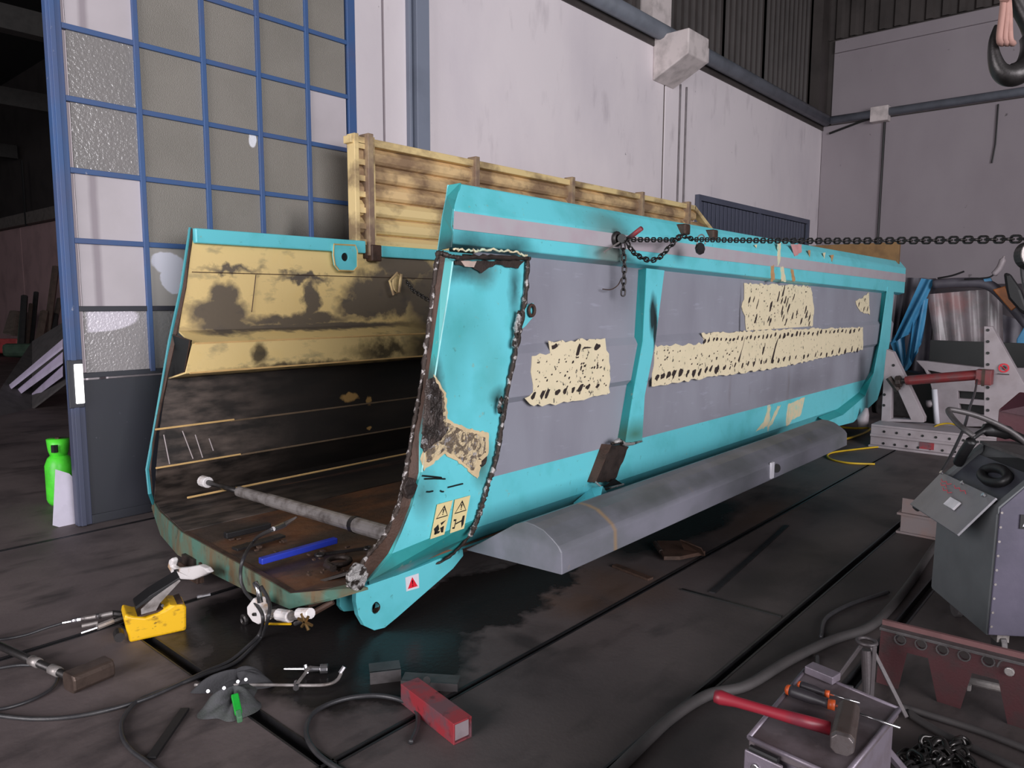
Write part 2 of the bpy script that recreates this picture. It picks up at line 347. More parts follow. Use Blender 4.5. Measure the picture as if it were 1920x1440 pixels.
Geo().box((1.565, DY-.013, .74), (1.65, DY-.0, 1.03)).obj('handle_plate', M_kick, dr, bevel=.004)
# ------------------------------------------------------------------ dump body
TEAL = ph(98, 190, 200, 1.2); TEALD = ph(60, 160, 150, 1.2); RUSTD = (.028, .020, .016); CREAM = ph(212, 196, 162, 1.15); YEL = ph(205, 172, 98, 1.5)
def teal_mat(name, ells=(), warp=.08, wsc=9, soft=.5, dots=True, base=None, burn=(.03, .022, .012)):
    m = Mat(name, base or TEAL, .38)
    m.grime(ph(58, 150, 150, 1.3), 5, .5, .75, .45); 
    if dots: m.grime(ph(70, 110, 96, 1), 34, .66, .74, .55, off=4); m.grime(ph(150, 170, 150, 1), 22, .68, .73, .5, off=8)
    for e in ells:
        c, r = e[0], e[1]; colr = e[2] if len(e) > 2 else burn; a = e[3] if len(e) > 3 else .9; so = e[4] if len(e) > 4 else soft
        m.layer(colr, m.ell(c, r, warp, wsc, so), a)
    return m
YW, YP = 2.30, 2.235
body = thing('dump_body', 'turquoise and grey dump truck body with cut rear post resting on the workshop floor', 'truck body', (5.5, 3.4, 0))
m = Mat('grey_side_paint', ph(136, 136, 146, 1.2), .42)
m.grime(ph(118, 116, 126, 1.2), 3, .42, .7, .6, stretch=(1, 1, .4)); m.grime(ph(160, 160, 176, 1.2), 12, .62, .72, .35, stretch=(.5, 1, 3), off=5); m.grime(ph(100, 88, 84, 1.2), 7, .66, .78, .35, stretch=(1, 1, .2), off=7)
m.layer((.03, .03, .035), m.ell(Y(1385, 612, YW), (.012, .3, .22), .03, 8, .6), .8)
m.layer((.06, .055, .06), m.mx(m.ell(Y(1160, 530, YW), (.10, .3, .12), .08, 8, .9), m.ell(Y(1500, 720, YW), (.6, .3, .10), .2, 5, .9)), .35)
M_grey = m.m
bl = (.012, .010, .009)
M_teal = teal_mat('turquoise_paint').m
M_rail = teal_mat('turquoise_rail_paint', [(Y(1158, 475, YP), (.12, .3, .13), (.06, .04, .025), .7, .9), (Y(1135, 470, YP), (.13, .3, .12), ph(130, 90, 60, 1), .6, .9), (Y(1152, 452, YP), (.05, .3, .05), bl, .95, .5),
    (Y(1140, 410, YP), (.25, .3, .06), (.08, .12, .08), .4, .9), (Y(885, 462, YP), (.17, .3, .06), bl, .8, .9), (Y(965, 470, YP), (.10, .3, .05), bl, .75, .9)]).m
M_stripe = simple('pinkish_grey_stripe', ph(162, 156, 161, 1.2), .45, 0, gcol=ph(150, 130, 140), scale=7, amt=.5, bump=0)
# wall sheets: profile (y,z)
def wallstrip(name, prof, x0, x1, mat, par=body, th=.012):
    A = [Vector((x0(z) if callable(x0) else x0, y, z)) for y, z in prof]; B = [Vector((x1(z) if callable(x1) else x1, y, z)) for y, z in prof]
    return Geo().sheet(A, B).obj(name, mat, par, solid=th)
xr = lambda z: 1.98+.30*(z-.6) if z > .6 else 1.98+.75*(z-.6)
def xf(z): return 9.18+.3*(z-1.06) if z > .6 else (9.04+(z-.6)*.9)
wallstrip('side_panel', [(YW, 1.62), (YW, 1.185), (2.272, 1.145), (2.272, .945), (YW, .915), (YW, .575)], lambda z: xr(z)+.1, lambda z: xf(z)-.06, M_grey)
tlow = teal_mat('turquoise_lower_paint', [(Y(1478, 778, YW), (.06, .3, .10), CREAM, .9, .05), (Y(1440, 780, YW), (.04, .3, .12), CREAM, .7, .05), (Y(1135, 850, YW), (.05, .3, .16), (.05, .06, .02), .8, .8)], warp=.12).m
wallstrip('lower_side_strip', [(YW, .575), (YW, .36), (2.40, .235), (2.60, .15), (2.9, .14)], lambda z: xr(z)+.1, xf if True else 0, tlow)
M_in = Mat('rusty_inner_steel', (.040, .030, .025), .5)
M_in.grime((.085, .045, .022), 3, .5, .75, .7, stretch=(.4, 1, 2)); M_in.grime((.012, .010, .009), 4, .45, .7, .8, stretch=(.5, 1, 2), off=4); M_in.grime((.12, .10, .07), 16, .66, .75, .4, stretch=(.3, 1, 2), off=8)
Min = M_in.bump(M_in.noise(30, 4), .3, .004).m
wallstrip('inner_liner', [(2.35, 1.6), (2.35, .45), (2.45, .27), (2.62, .2)], lambda z: xr(z)+.08, 9.0, Min)
# top rail (lofted, grows towards the front)
pa = [(2.42, 1.875), (2.30, 1.885), (YP, 1.785), (YP, 1.63), (2.295, 1.605), (2.42, 1.605)]
pb = [(2.42, 1.845), (2.30, 1.850), (YP, 1.77), (YP, 1.49), (2.295, 1.47), (2.42, 1.47)]
R1, R2, R3 = Y(864, 344, 2.30), Y(850, 392, YP), Y(847, 456, YP)
A = [R1+Vector((.10, .12, -.01)), R1, R2, R3, R3+Vector((.04, .06, -.02)), R3+Vector((.16, .18, -.02))]; B = [Vector((9.40, y, z)) for y, z in pb]
Geo().loft(A, B).obj('top_rail', M_rail, body, bevel=.006)
g = Geo(); n = 30
for k in range(n):
    pass
sA = [R2+Vector((.004, -.002, -.008)), R2.lerp(R3, .58)+Vector((.004, -.002, 0))]; sB = [Vector((9.395, YP-.002, 1.705)), Vector((9.395, YP-.002, 1.615))]
Geo().sheet(sA, sB).obj('painted_stripe', M_stripe, body, solid=.001)
# rear end cap plate of the rail
cap = [Y(864, 343, 2.30), Y(841, 347, 2.36), Y(837, 376, 2.36), Y(831, 406, 2.36), Y(822, 470, 2.36), Y(847, 464, YP), Y(850, 439, YP), Y(847, 424, YP), Y(850, 392, YP), Y(858, 376, 2.26)]
mcap = teal_mat('turquoise_shaded_cap', [(Y(820, 462, 2.3), (.07, .3, .05), bl, .9, .8)], base=ph(48, 138, 140, 1.3)).m  # turquoise darkened for the shaded rail end, plus a black burn
capm = [c+Vector((-.004, 0, 0)) for c in cap]
Geo().prism(capm, (.008, 0, 0)).obj('rail_end_plate', mcap, body, bevel=.002)
Geo().tube([Y(841, 347, 2.36), Y(837, 376, 2.37), Y(831, 406, 2.37), Y(822, 470, 2.37)], .006, 6).obj('edge_lip', M_teal, body)
# posts (plane y=YP, returning to YW)
def postgeo(poly, back=.065): return Geo().prism(poly, (0, back, 0))
mp = teal_mat('turquoise_mid_post_paint', [(Y(1223, 590, YP), (.035, .3, .11), bl, .95, .35), (Y(1228, 620, YP), (.02, .3, .16), bl, .95, .4), (Y(1190, 815, YP), (.15, .3, .06), (.05, .12, .05), .8, .9)], warp=.03).m
mside = teal_mat('turquoise_shaded_post_side', [(Y(1170, 815, YP), (.1, .3, .06), (.04, .10, .04), .8, .9)], base=ph(40, 140, 142, 1.25)).m  # darker copy of the turquoise: shade of the post sides in the colour
pl = [(1220, 503), (1215, 640), (1193, 742), (1182, 830)]; pr = [(1247, 507), (1227, 640), (1210, 740), (1190, 830)]; bk_ = [(1196, 506), (1190, 640), (1170, 735), (1158, 825)]
F1 = [Y(x, y, YP) for x, y in [(1212, 503), (1205, 640), (1187, 738), (1172, 832)]]; F2 = [Y(x, y, YP) for x, y in [(1245, 507), (1228, 640), (1208, 742), (1203, 830)]]
B1 = [Y(x, y, YW) for x, y in [(1196, 506), (1188, 640), (1172, 735), (1156, 828)]]; B2 = [f+Vector((0, YW-YP, 0)) for f in F2]
g = Geo()
g.sheet(F1, F2); 
Geo().sheet(F1, F2).obj('middle_post', mp, body, solid=.006); Geo().sheet(B1, F1).obj('middle_post_side', mside, body, solid=.006); Geo().sheet(F2, B2).obj('middle_post_side', mside, body, solid=.006)
# cut brown box stub below the post
M_burn = simple('burnt_bare_steel', (.050, .035, .030), .5, .3, gcol=(.012, .009, .008), scale=16, amt=.8, bump=.6)
M_rustb = simple('rusty_brown_steel', (.075, .040, .028), .6, .2, gcol=(.02, .012, .008), scale=12, amt=.7, bump=.5)
M_melt = simple('melted_bright_metal', (.45, .43, .42), .35, .5, gcol=(.03, .022, .018), scale=26, amt=1, bump=1, lo=.5, hi=.58)
C = [Y(1147, 834, 2.24), Y(1180, 836, 2.24), Y(1152, 902, 2.25), Y(1117, 905, 2.25)]
Geo().prism(jag(C, .006, .03, 4), (0, .01, 0)).obj('cut_post_stub', M_burn, body)
Geo().sheet([C[0], C[3]], [C[0]+Vector((-.02, .055, 0)), C[3]+Vector((-.02, .055, 0))]).obj('cut_post_stub_side', M_rustb, body, solid=.006)
Geo().tube([Y(1117, 904, 2.235), Y(1133, 918, 2.215), Y(1169, 908, 2.215)], .006, 6).obj('torn_edge', M_melt, body)
Geo().prism([Y(1133, 914, 2.225), Y(1152, 897, 2.225), Y(1167, 907, 2.225)], (0, .004, 0)).obj('stub_opening', M_gap, body)
Geo().tube([Y(1146, 832, 2.235), Y(1160, 826, 2.22), Y(1172, 833, 2.225), Y(1186, 832, 2.225), Y(1203, 827, 2.235)], [.008, .016, .012, .009, .006], 7).obj('weld_bead', M_melt, body, smooth=True)
# gusset under stub
g = Geo().add([Y(1108, 915, YW), Y(1130, 912, 2.20), Y(1123, 948, 2.14), Y(1075, 944, 2.30), Y(1146, 935, 2.26)], [(0, 1, 2, 3), (1, 4, 2)])
g.obj('gusset', M_teal, body, solid=.004)
# front post, outer frame
fo = [Y(x, y, YP) for x, y in [(1676, 540), (1668, 640), (1658, 702), (1645, 748), (1600, 790), (1560, 800)]]
fi = [Y(x, y, YP) for x, y in [(1664, 538), (1650, 640), (1638, 700), (1622, 742), (1580, 778), (1550, 790)]]
Geo().sheet(fi, fo).obj('front_post', M_teal, body, solid=.006)
Geo().sheet(fi, [Y(x, y, YW) for x, y in [(1652, 552), (1645, 640), (1632, 695), (1610, 735), (1565, 770), (1535, 782)]]).obj('front_post_side', mside, body, solid=.006)
Geo().sheet(fo, [p+Vector((0, 2.2, 0)) for p in fo]).obj('front_wall', M_teal, body, solid=.02)
Geo().box((9.2, 2.27, 1.80), (9.26, 4.5, 2.06)).obj('front_wall_board', simple('brown_wooden_headboard', ph(132, 100, 62, 1.0), .7, 0, gcol=ph(80, 58, 36), scale=9, amt=.6), body, bevel=.004)
# ---- rear post: fold, main face, facet
inn = [(824, 470), (815, 530), (802, 640), (790, 730), (775, 810), (762, 890), (748, 950), (722, 1005), (688, 1045), (655, 1100)]
fold = [(848, 490), (838, 560), (823, 650), (810, 735), (798, 820), (790, 885), (772, 950), (752, 1000), (735, 1038), (692, 1088)]
outr = [(990, 478), (980, 560), (968, 640), (950, 730), (940, 790), (928, 860), (915, 900), (902, 945), (893, 973)]
ccr = [(880, 1005), (838, 1045), (770, 1070), (700, 1098)]
burns = [(Y(815, 760, YP), (.055, .3, .19), (.045, .032, .03), .95, .3), (Y(868, 505, YP), (.14, .3, .04), bl, .8, .8), (Y(905, 515, YP), (.06, .3, .04), (.08, .11, .10), .6, .9), (Y(965, 540, YP), (.03, .3, .10), bl, .75, .8), (Y(935, 745, YP), (.05, .3, .035), bl, .8, .8),
         (Y(875, 610, YP), (.10, .3, .10), ph(50, 120, 115), .45, .9), (Y(845, 690, YP), (.07, .3, .12), ph(50, 120, 115), .4, .9), (Y(920, 700, YP), (.07, .3, .14), ph(70, 130, 120), .35, .9), (Y(795, 925, YP), (.05, .3, .07), (.04, .06, .04), .6, .9), (Y(905, 870, YP), (.05, .3, .08), (.05, .07, .03), .7, .8)]
m = teal_mat('turquoise_rear_post_paint', burns, warp=.05, wsc=14)
M_post = m.m
rpz = ZA
FF = [Y(x, y, YP) for x, y in fold]; II = [Y(x, y, YW) for x, y in inn]
mainpoly = FF[:9]+[Y(x, y, YP) for x, y in reversed(outr)]
Geo().prism(mainpoly, (0, .006, 0)).obj('rear_post', M_post, body)
mfct = teal_mat('turquoise_shaded_return', [(Y(810, 540, YP), (.022, .4, .40), (.075, .042, .028), .95, .5), (Y(800, 740, YP), (.05, .4, .16), (.04, .03, .026), .97, .4), (Y(755, 970, YP), (.05, .4, .13), (.04, .03, .026), .9, .6), (Y(680, 1070, YP), (.1, .4, .05), (.05, .035, .03), .9, .7)], base=ph(56, 150, 150, 1.2), warp=.05).m  # darker turquoise on the return facet, its shade put into the colour; brown burns
MM = [a.lerp(b, .5 if k < 5 else .85) for k, (a, b) in enumerate(zip(II, FF))]
Geo().sheet(II, MM).obj('rear_post_bare_edge', M_rustb, body, solid=.006); Geo().sheet(MM, FF).obj('rear_post_return', mfct, body, solid=.006)
Geo().tube([p+Vector((0, -.003, 0)) for p in FF[:6]], .0035, 5).obj('fold_highlight', simple('pale_turquoise_highlight', ph(150, 215, 215, 1.1), .35, bump=0), body)  # pale line laid along the fold as a painted highlight
# lower chamfer of the rear post
mch = teal_mat('turquoise_shaded_chamfer', [(Y(800, 1045, 2.3), (.15, .4, .03), (.06, .10, .09), .5, .9), (Y(690, 1090, 2.3), (.1, .4, .06), (.06, .06, .05), .7, .8)], base=ph(44, 132, 132, 1.2)).m  # chamfer faces down: its shade is painted as a darker turquoise
LL = [FF[8]]+[Y(x, y, YP) for x, y in reversed(outr)][:1]
Geo().add([FF[8], Y(893, 973, YP), Y(880, 1005, 2.29), Y(838, 1045, 2.38), Y(770, 1072, 2.46), Y(692, 1100, 2.50), FF[9]], [(0, 1, 2, 3, 4, 5, 6)]).obj('rear_post_chamfer', mch, body, solid=.006)
def bead(name, pts, r, mat, seed=1, jit=.0025, k=12, par=body):
    q = random.Random(seed); P = spline(pts, k); P = [p+Vector((q.uniform(-1, 1), q.uniform(-.5, .5), q.uniform(-1, 1)))*jit for p in P]
    return Geo().tube(P, [r*q.uniform(.6, 1.1) for _ in P], 7).obj(name, mat, par, smooth=True)
M_slag = simple('dark_slag', (.05, .036, .030), .35, .5, gcol=(.50, .46, .45), scale=34, amt=1, bump=.8, lo=.54, hi=.60)
bead('cut_edge_bead', [p+Vector((-.004, 0, 0)) for p in II], .013, M_slag, 3)
bead('cut_edge_bead', [Y(826, 474, 2.23), Y(850, 482, 2.21), Y(900, 482, 2.21), Y(988, 484, 2.22)], .012, M_burn, 4)
bead('cut_edge_bead', [Y(x, y, 2.22) for x, y in [(990, 482), (984, 560), (970, 640), (952, 730), (942, 790), (930, 860), (916, 905), (903, 950), (893, 980), (880, 1005)]], .014, M_slag, 5)
bead('cut_edge_bead', [Y(880, 1005, 2.28), Y(838, 1047, 2.36), Y(770, 1074, 2.44), Y(700, 1098, 2.48)], .008, M_burn, 6)
bead('melted_edge', [Y(x, y, 2.205) for x, y in [(975, 585), (970, 620), (964, 650), (970, 600)]], .013, M_melt, 7, .008)
bead('melted_edge', [Y(x, y, 2.205) for x, y in [(940, 745), (936, 770)]], .012, M_melt, 8, .006)
bead('peeled_primer_edge', [Y(x, y+2, 2.222) for x, y in [(850, 464), (880, 468), (915, 466), (960, 470), (988, 478)]], .006, simple('cream_flaked_primer', CREAM, .6, 0, gcol=ph(90, 190, 180), scale=20), 9, .006)
Geo().prism(jag([Y(852, 489, 2.222), Y(985, 488, 2.222), Y(972, 503, 2.222), Y(930, 496, 2.222), Y(903, 512, 2.222), Y(878, 498, 2.222), Y(855, 498, 2.222)], .004, .02, 5), (0, .004, 0)).obj('burnt_strip', M_burn, body)
Geo().prism(jag([Y(864, 490, 2.219), Y(893, 490, 2.219), Y(888, 500, 2.219), Y(872, 500, 2.219)], .003, .02, 5), (0, .002, 0)).obj('bare_spot', simple('warm_bare_metal', ph(170, 150, 140), .5), body)
mq_ = Mat('melted_primer_and_steel', ph(206, 186, 150, 1.1), .5)
mq_.layer((.10, .07, .055), mq_.ramp(mq_.noise(22, 4, dist=1.5), .46, .52), .85); mq_.layer((.42, .39, .40), mq_.ramp(mq_.noise(34, 3, off=4, dist=1), .58, .63), .8, rough=.3, metal=.4)
mq_.bump(mq_.noise(30, 4, dist=1.5), 1, .02)
mq2 = Mat('brown_weld_mass', (.095, .072, .064), .42, .3); mq2.layer((.022, .017, .015), mq2.ramp(mq2.noise(18, 4, stretch=(1, 1, .5), dist=1.5), .45, .56), .8); mq2.layer((.42, .40, .41), mq2.ramp(mq2.noise(30, 3, off=4, dist=1), .62, .67), .7)
mq2.bump(mq2.noise(24, 4, dist=1.5), 1, .025)
M_crm = simple('cream_primer', ph(206, 184, 146, 1.1), .6, scale=20, amt=.3)
YB = 2.229
Geo().prism(jag([Y(x, y, YB) for x, y in [(815, 703), (836, 736), (840, 786), (872, 802), (917, 812), (917, 850), (903, 866), (896, 898), (862, 868), (834, 852), (795, 882), (790, 860), (806, 800)]], .004, .014, 21), (0, .004, 0)).obj('scraped_primer_patch', M_crm, body)
Geo().prism(jag([Y(x, y, YB-.004) for x, y in [(816, 712), (832, 740), (836, 792), (870, 808), (911, 820), (910, 846), (896, 862), (888, 884), (862, 858), (834, 844), (800, 868), (800, 840), (810, 790)]], .005, .012, 22), (0, .004, 0)).obj('melted_patch', mq_.m, body, bevel=.002)
Geo().prism(jag([Y(x, y, YB-.010) for x, y in [(800, 712), (816, 706), (828, 735), (832, 790), (842, 806), (826, 826), (806, 842), (796, 852), (792, 830), (797, 770)]], .005, .012, 23), (0, .010, 0)).obj('weld_mass', mq2.m, body, bevel=.004)
for (px_, py_, r_) in ((770, 915, .035), (672, 1083, .045), (905, 860, .03), (828, 803, .028), (818, 765, .022), (803, 838, .026), (884, 838, .016), (872, 850, .014), (812, 730, .02)):
    c = Y(px_, py_, 2.23); P = circ(c, XA, ZA, r_, 14, r_*1.2)
    Geo().prism([p+Vector((0, rnd.uniform(-.004, .004), 0)) for p in jag(P, .003, .01, 2)], (0, .02, 0)).obj('weld_blob', M_melt if px_ == 672 else M_burn, body, bevel=.008)
# decals
M_dec = simple('pale_yellow_sticker', ph(216, 198, 146, 1.12), .5, bump=0, amt=.1)
M_blk = simple('black_ink', (.01, .01, .01), .5, bump=0); M_red = simple('red_ink', ph(214, 30, 50, 1.3), .5, bump=0, amt=.1); M_wht = simple('white_sticker', ph(225, 222, 230, 1.3), .5, bump=0, amt=.1)
def quadpt(q, u, v): return (q[0].lerp(q[1], u)).lerp(q[3].lerp(q[2], u), v)
def decal(q, y, base, shapes, name='warning_sticker'):
    Q = [Y(a, b, y) for a, b in q]; s = Geo().prism(Q, (0, .0015, 0)).obj(name, base, body)
    for (polys, mt) in shapes:
        g = Geo()
        for poly in polys:
            g.prism([quadpt(Q, u, v)+Vector((0, -.0012, 0)) for u, v in poly], (0, .0008, 0))
        g.obj('printed_symbol', mt, s)
def tri(cx, top, bot, hw, t=.1):
    a = (cx, top); b = (cx+hw, bot); c = (cx-hw, bot); ga = (cx, top+t*1.6); gb = (cx+hw-t*1.1, bot-t*.6); gc = (cx-hw+t*1.1, bot-t*.6)
    return [[a, b, gb, ga], [b, c, gc, gb], [c, a, ga, gc]]
ex = [[(.46, .20), (.56, .20), (.53, .32), (.49, .32)], [(.48, .34), (.55, .34), (.55, .365), (.48, .365)]]
decal([(820, 946), (849, 938), (833, 1002), (807, 1011)], 2.228, M_dec, [(tri(.5, .08, .44, .40, .045)+ex, M_blk), ([[(.1, .72), (.35, .62), (.5, .78), (.3, .92)], [(.5, .6), (.85, .56), (.6, .68)], [(.55, .75), (.8, .72), (.85, .92), (.7, .9)], [(.2, .82), (.6, .84), (.55, .9), (.2, .9)]], M_blk)])
decal([(853, 937), (882, 929), (870, 991), (844, 1000)], 2.228, M_dec, [(tri(.5, .08, .44, .40, .045)+ex, M_blk), ([[(.72, .58), (.86, .58), (.88, .85), (.78, .95), (.68, .72)], [(.12, .6), (.3, .62), (.26, .9), (.1, .88), (.1, .84), (.22, .84), (.24, .66), (.12, .66)], [(.3, .74), (.7, .70), (.7, .74), (.3, .78)]], M_blk)])
g = Geo()
for k, (x0, x1, yy, sl) in enumerate(((792, 828, 892, .10), (796, 835, 898, .0), (800, 812, 922, -.1), (826, 832, 920, .3), (840, 868, 914, -.25))):
    g.tube([Y(x0, yy, 2.229), Y((x0+x1)/2, yy+sl*(x1-x0)/2+rnd.uniform(-1, 1), 2.229), Y(x1, yy+sl*(x1-x0), 2.229)], .0035, 4)
g.obj('black_scuff', M_blk, body)
# hinge lug near side
YL = 2.385
lo_ = [Y(x, y, YL) for x, y in [(668, 1105), (690, 1098), (780, 1066), (868, 1030), (869, 1042), (850, 1066), (745, 1158), (722, 1177), (702, 1182), (684, 1174), (673, 1155), (668, 1130)]]
Geo().holed(lo_, [circ(Y(705, 1140, YL), XA, ZA, .019, 18, .026)], (0, .03, 0)).obj('hinge_lug', M_teal, body, bevel=.003)
Geo().tube([Y(705, 1140, YL-.004), Y(705, 1140, YL)+Vector((0, .034, 0))], .0215, 18, caps=False).obj('lug_bushing', M_rustb, body)
Geo().prism([Y(x, y, 2.6) for x, y in [(637, 1118), (668, 1112), (669, 1145), (645, 1147), (638, 1138)]], (0, .03, 0)).obj('hinge_lug', M_teal, body, bevel=.004)
decal([(760, 1083), (785, 1075), (786, 1102), (762, 1109)], YL-.002, M_wht, [([[(.5, .12), (.88, .85), (.12, .85)]], M_red), ([[(.46, .35), (.54, .35), (.52, .62), (.48, .62)], [(.46, .68), (.54, .68), (.54, .75), (.46, .75)]], M_wht)])
# eye tab on side panel
Geo().prism([Y(979, 575, 2.262), Y(1000, 568, 2.262), Y(1003, 590, 2.262), Y(985, 612, 2.262), Y(975, 620, 2.262)], (0, .012, 0)).obj('eye_tab', M_teal, body)
Geo().tube(circ(Y(997, 582, 2.25), XA, ZA, .021, 16, .026), .008, 6, closed=True).obj('eye_ring', M_rustb, body, smooth=True)
# primer patches with jagged edges
mpr = Mat('bare_primer', ph(220, 206, 174, 1.2), .6); mpr.grime(ph(190, 180, 150), 9, .5, .7, .5); mpr.grime((.05, .045, .04), 42, .62, .67, .95, stretch=(1, 1, .8), off=3)
mpr = mpr.m
def patchpoly(pts, y, seed, name='scraped_primer_patch'): return Geo().prism(jag([Y(a, b, y) for a, b in pts], .009, .035, seed), (0, .003, 0)).obj(name, mpr, body)
pt1 = patchpoly([(1030, 641), (1135, 634), (1138, 655), (1143, 663), (1143, 738), (1080, 752), (1000, 762), (984, 750), (1001, 735), (994, 700), (996, 668), (1032, 662)], 2.264, 1)
pt2 = patchpoly([(1228, 649), (1320, 644), (1315, 626), (1400, 621), (1480, 617), (1618, 614), (1618, 655), (1560, 668), (1455, 690), (1330, 708), (1222, 724)], 2.264, 2)
pt3 = patchpoly([(1396, 531), (1520, 537), (1527, 578), (1523, 620), (1400, 624), (1397, 592), (1390, 578), (1395, 560)], 2.288, 3)
pt4 = patchpoly([(1605, 563), (1618, 558), (1629, 549), (1631, 590), (1614, 584), (1606, 572)], 2.288, 4)
def blot(px_, py_, w_, h_, y, lean, q):
    c = Y(px_, py_, y); s_ = (c-O).length/F_; w2, h2 = w_*s_*.7, h_*s_*.5; n = 9; P = []
    for i in range(n):
        a = 2*math.pi*i/n; k = q.uniform(.55, 1.2); P.append(c+XA*(math.cos(a)*w2*k+math.sin(a)*h2*lean)+ZA*math.sin(a)*h2*k)
    return P
q = random.Random(5)
def blots(par, lst, y):
    g = Geo()
    for (a, b, w_, h_) in lst: g.prism(blot(a, b, w_, h_, y, .5, q), (0, .002, 0))
    g.obj('bare_metal_mark', M_blots, par)['kind'] = 'stuff'
M_blots = simple('dark_bare_mark', (.045, .034, .032), .5, .3, gcol=(.09, .06, .05), scale=40, bump=0)
L1 = [(1000+k*15+q.uniform(-3, 3), 741-k*2.2, q.uniform(7, 12), q.uniform(10, 20)) for k in range(9)]+[(1040, 650, 14, 12), (1085, 656, 8, 26), (1120, 650, 14, 14), (1100, 652, 20, 4), (1090, 690, 3, 10)]
L1 += [(q.uniform(1003, 1138), q.uniform(670, 725), q.uniform(1.5, 4), q.uniform(2, 6)) for _ in range(45)]
blots(pt1, L1, 2.2615)
L2 = []
for k in range(34):
    x_ = 1232+k*11.4+q.uniform(-2, 2); big = 1.5 if k < 11 else .8
    L2.append((x_, 706-(x_-1232)*.135+q.uniform(-2, 2), q.uniform(5, 9)*big, q.uniform(9, 15)*(1.25 if k < 11 else .8)))
for k in range(38):
    x_ = 1322+k*7.8+q.uniform(-1, 1); L2.append((x_, 638-(x_-1322)*.065+q.uniform(-2, 2), q.uniform(4, 8), q.uniform(6, 11)))
L2 += [(1453, 655, 4, 60), (1432, 655, 5, 20), (1390, 660, 1.5, 50)]+[(q.uniform(1232, 1380), q.uniform(655, 685), q.uniform(1.5, 4), q.uniform(2, 5)) for _ in range(30)]
blots(pt2, L2, 2.2615)
blots(pt3, [(q.uniform(1402, 1518), q.uniform(545, 610), q.uniform(3, 6), q.uniform(9, 22)) for _ in range(26)]+[(q.uniform(1400, 1520), q.uniform(535, 618), 2, 3) for _ in range(30)], 2.2855)
blots(pt4, [(1611, 570, 3, 9), (1620, 580, 3, 9), (1627, 578, 3, 10), (1622, 562, 3, 7)], 2.2855)
for k, p in enumerate([[(1458, 455), (1464, 455), (1463, 490), (1458, 500)], [(1446, 500), (1451, 496), (1453, 525), (1446, 528)], [(1463, 500), (1469, 500), (1474, 528), (1466, 528)], [(1483, 505), (1488, 505), (1491, 526), (1486, 528)], [(1415, 458), (1420, 458), (1418, 466)], [(1515, 470), (1520, 470), (1518, 481)], [(1543, 474), (1548, 474), (1546, 486)], [(1557, 477), (1564, 478), (1560, 492)]]):
    o = Geo().prism(jag([Y(a, b, YP-.003) for a, b in p], .006, .02, k), (0, .003, 0)).obj('paint_run', simple('brown_run', ph(170, 130, 90), .5, scale=30) if k % 2 else bpy.data.materials['cream_flaked_primer'], body)
Geo().prism(jag([Y(1482, 458, YP-.004), Y(1503, 458, YP-.004), Y(1503, 474, YP-.004), Y(1490, 480, YP-.004)], .006, .02, 3), (0, .003, 0)).obj('paint_chip', simple('pink_chip', ph(180, 130, 130), .5), body)
for k, p in enumerate([[(1480, 757), (1509, 745), (1502, 778), (1478, 792)], [(1440, 765), (1446, 762), (1438, 800), (1418, 808), (1432, 790)], [(1458, 762), (1464, 760), (1448, 795), (1440, 800)]]):
    Geo().prism(jag([Y(a, b, YW-.009) for a, b in p], .006, .03, k), (0, .002, 0)).obj('scraped_primer_patch', bpy.data.materials['cream_flaked_primer'], body)
# clamps on top of the near rail
for (a, b, w_) in ((1277, 430, 9), (1330, 440, 8)):
    p = Y(a, b, 2.27); Geo().box((p.x-.035, 2.222, p.z-.035), (p.x+.035, 2.30, p.z+.03)).obj('rail_clamp', M_rustb, body, bevel=.01)
# mudguard
mx_ = 2.32
arc = [(900, 1018), (965, 983), (985, 978), (1000, 983), (1018, 993), (1035, 1010), (1047, 1024), (1053, 1036), (1054, 1078), (873, 1031)]
Aq = [X(a, b, mx_) for a, b in arc]
Aq = [Vector((mx_, p.y, p.z)) for p in Aq]; Bq = [Vector((5.95, p.y, p.z)) for p in Aq]
mm = Mat('aluminium_grey_guard', ph(126, 125, 136, 1.0), .42, .05); mm.grime(ph(88, 94, 92, .95), 4, .4, .7, .7, stretch=(.5, 1, 1)); mm.grime(ph(150, 130, 100), 9, .68, .76, .5, off=4)
mm.layer(ph(84, 88, 88, .85), mm.mul(mm.band(2, .405, 2, .02, 6, .02), mm.ramp(mm.noise(3, 5), .25, .6)), .8)  # top darker: greenish dirt, plus the weaker top light put into the colour
mm.layer(ph(150, 116, 60), mm.band(0, 2.70, 2.72, .02, 5, .012), .55)
mud = Geo().loft(Aq, Bq).obj('mudguard', mm.m, body, bevel=.004)
Geo().tube([Y(1457, 878, 1.745), Y(1457, 878, 1.75)+Vector((0, .02, 0))], .028, 14).obj('side_reflector', M_gap, mud)
Geo().box((Y(1449, 878, 1.74).x-.012, 1.742, .30), (Y(1449, 878, 1.74).x+.03, 1.755, .40)).obj('reflector_mount', M_wht, mud)
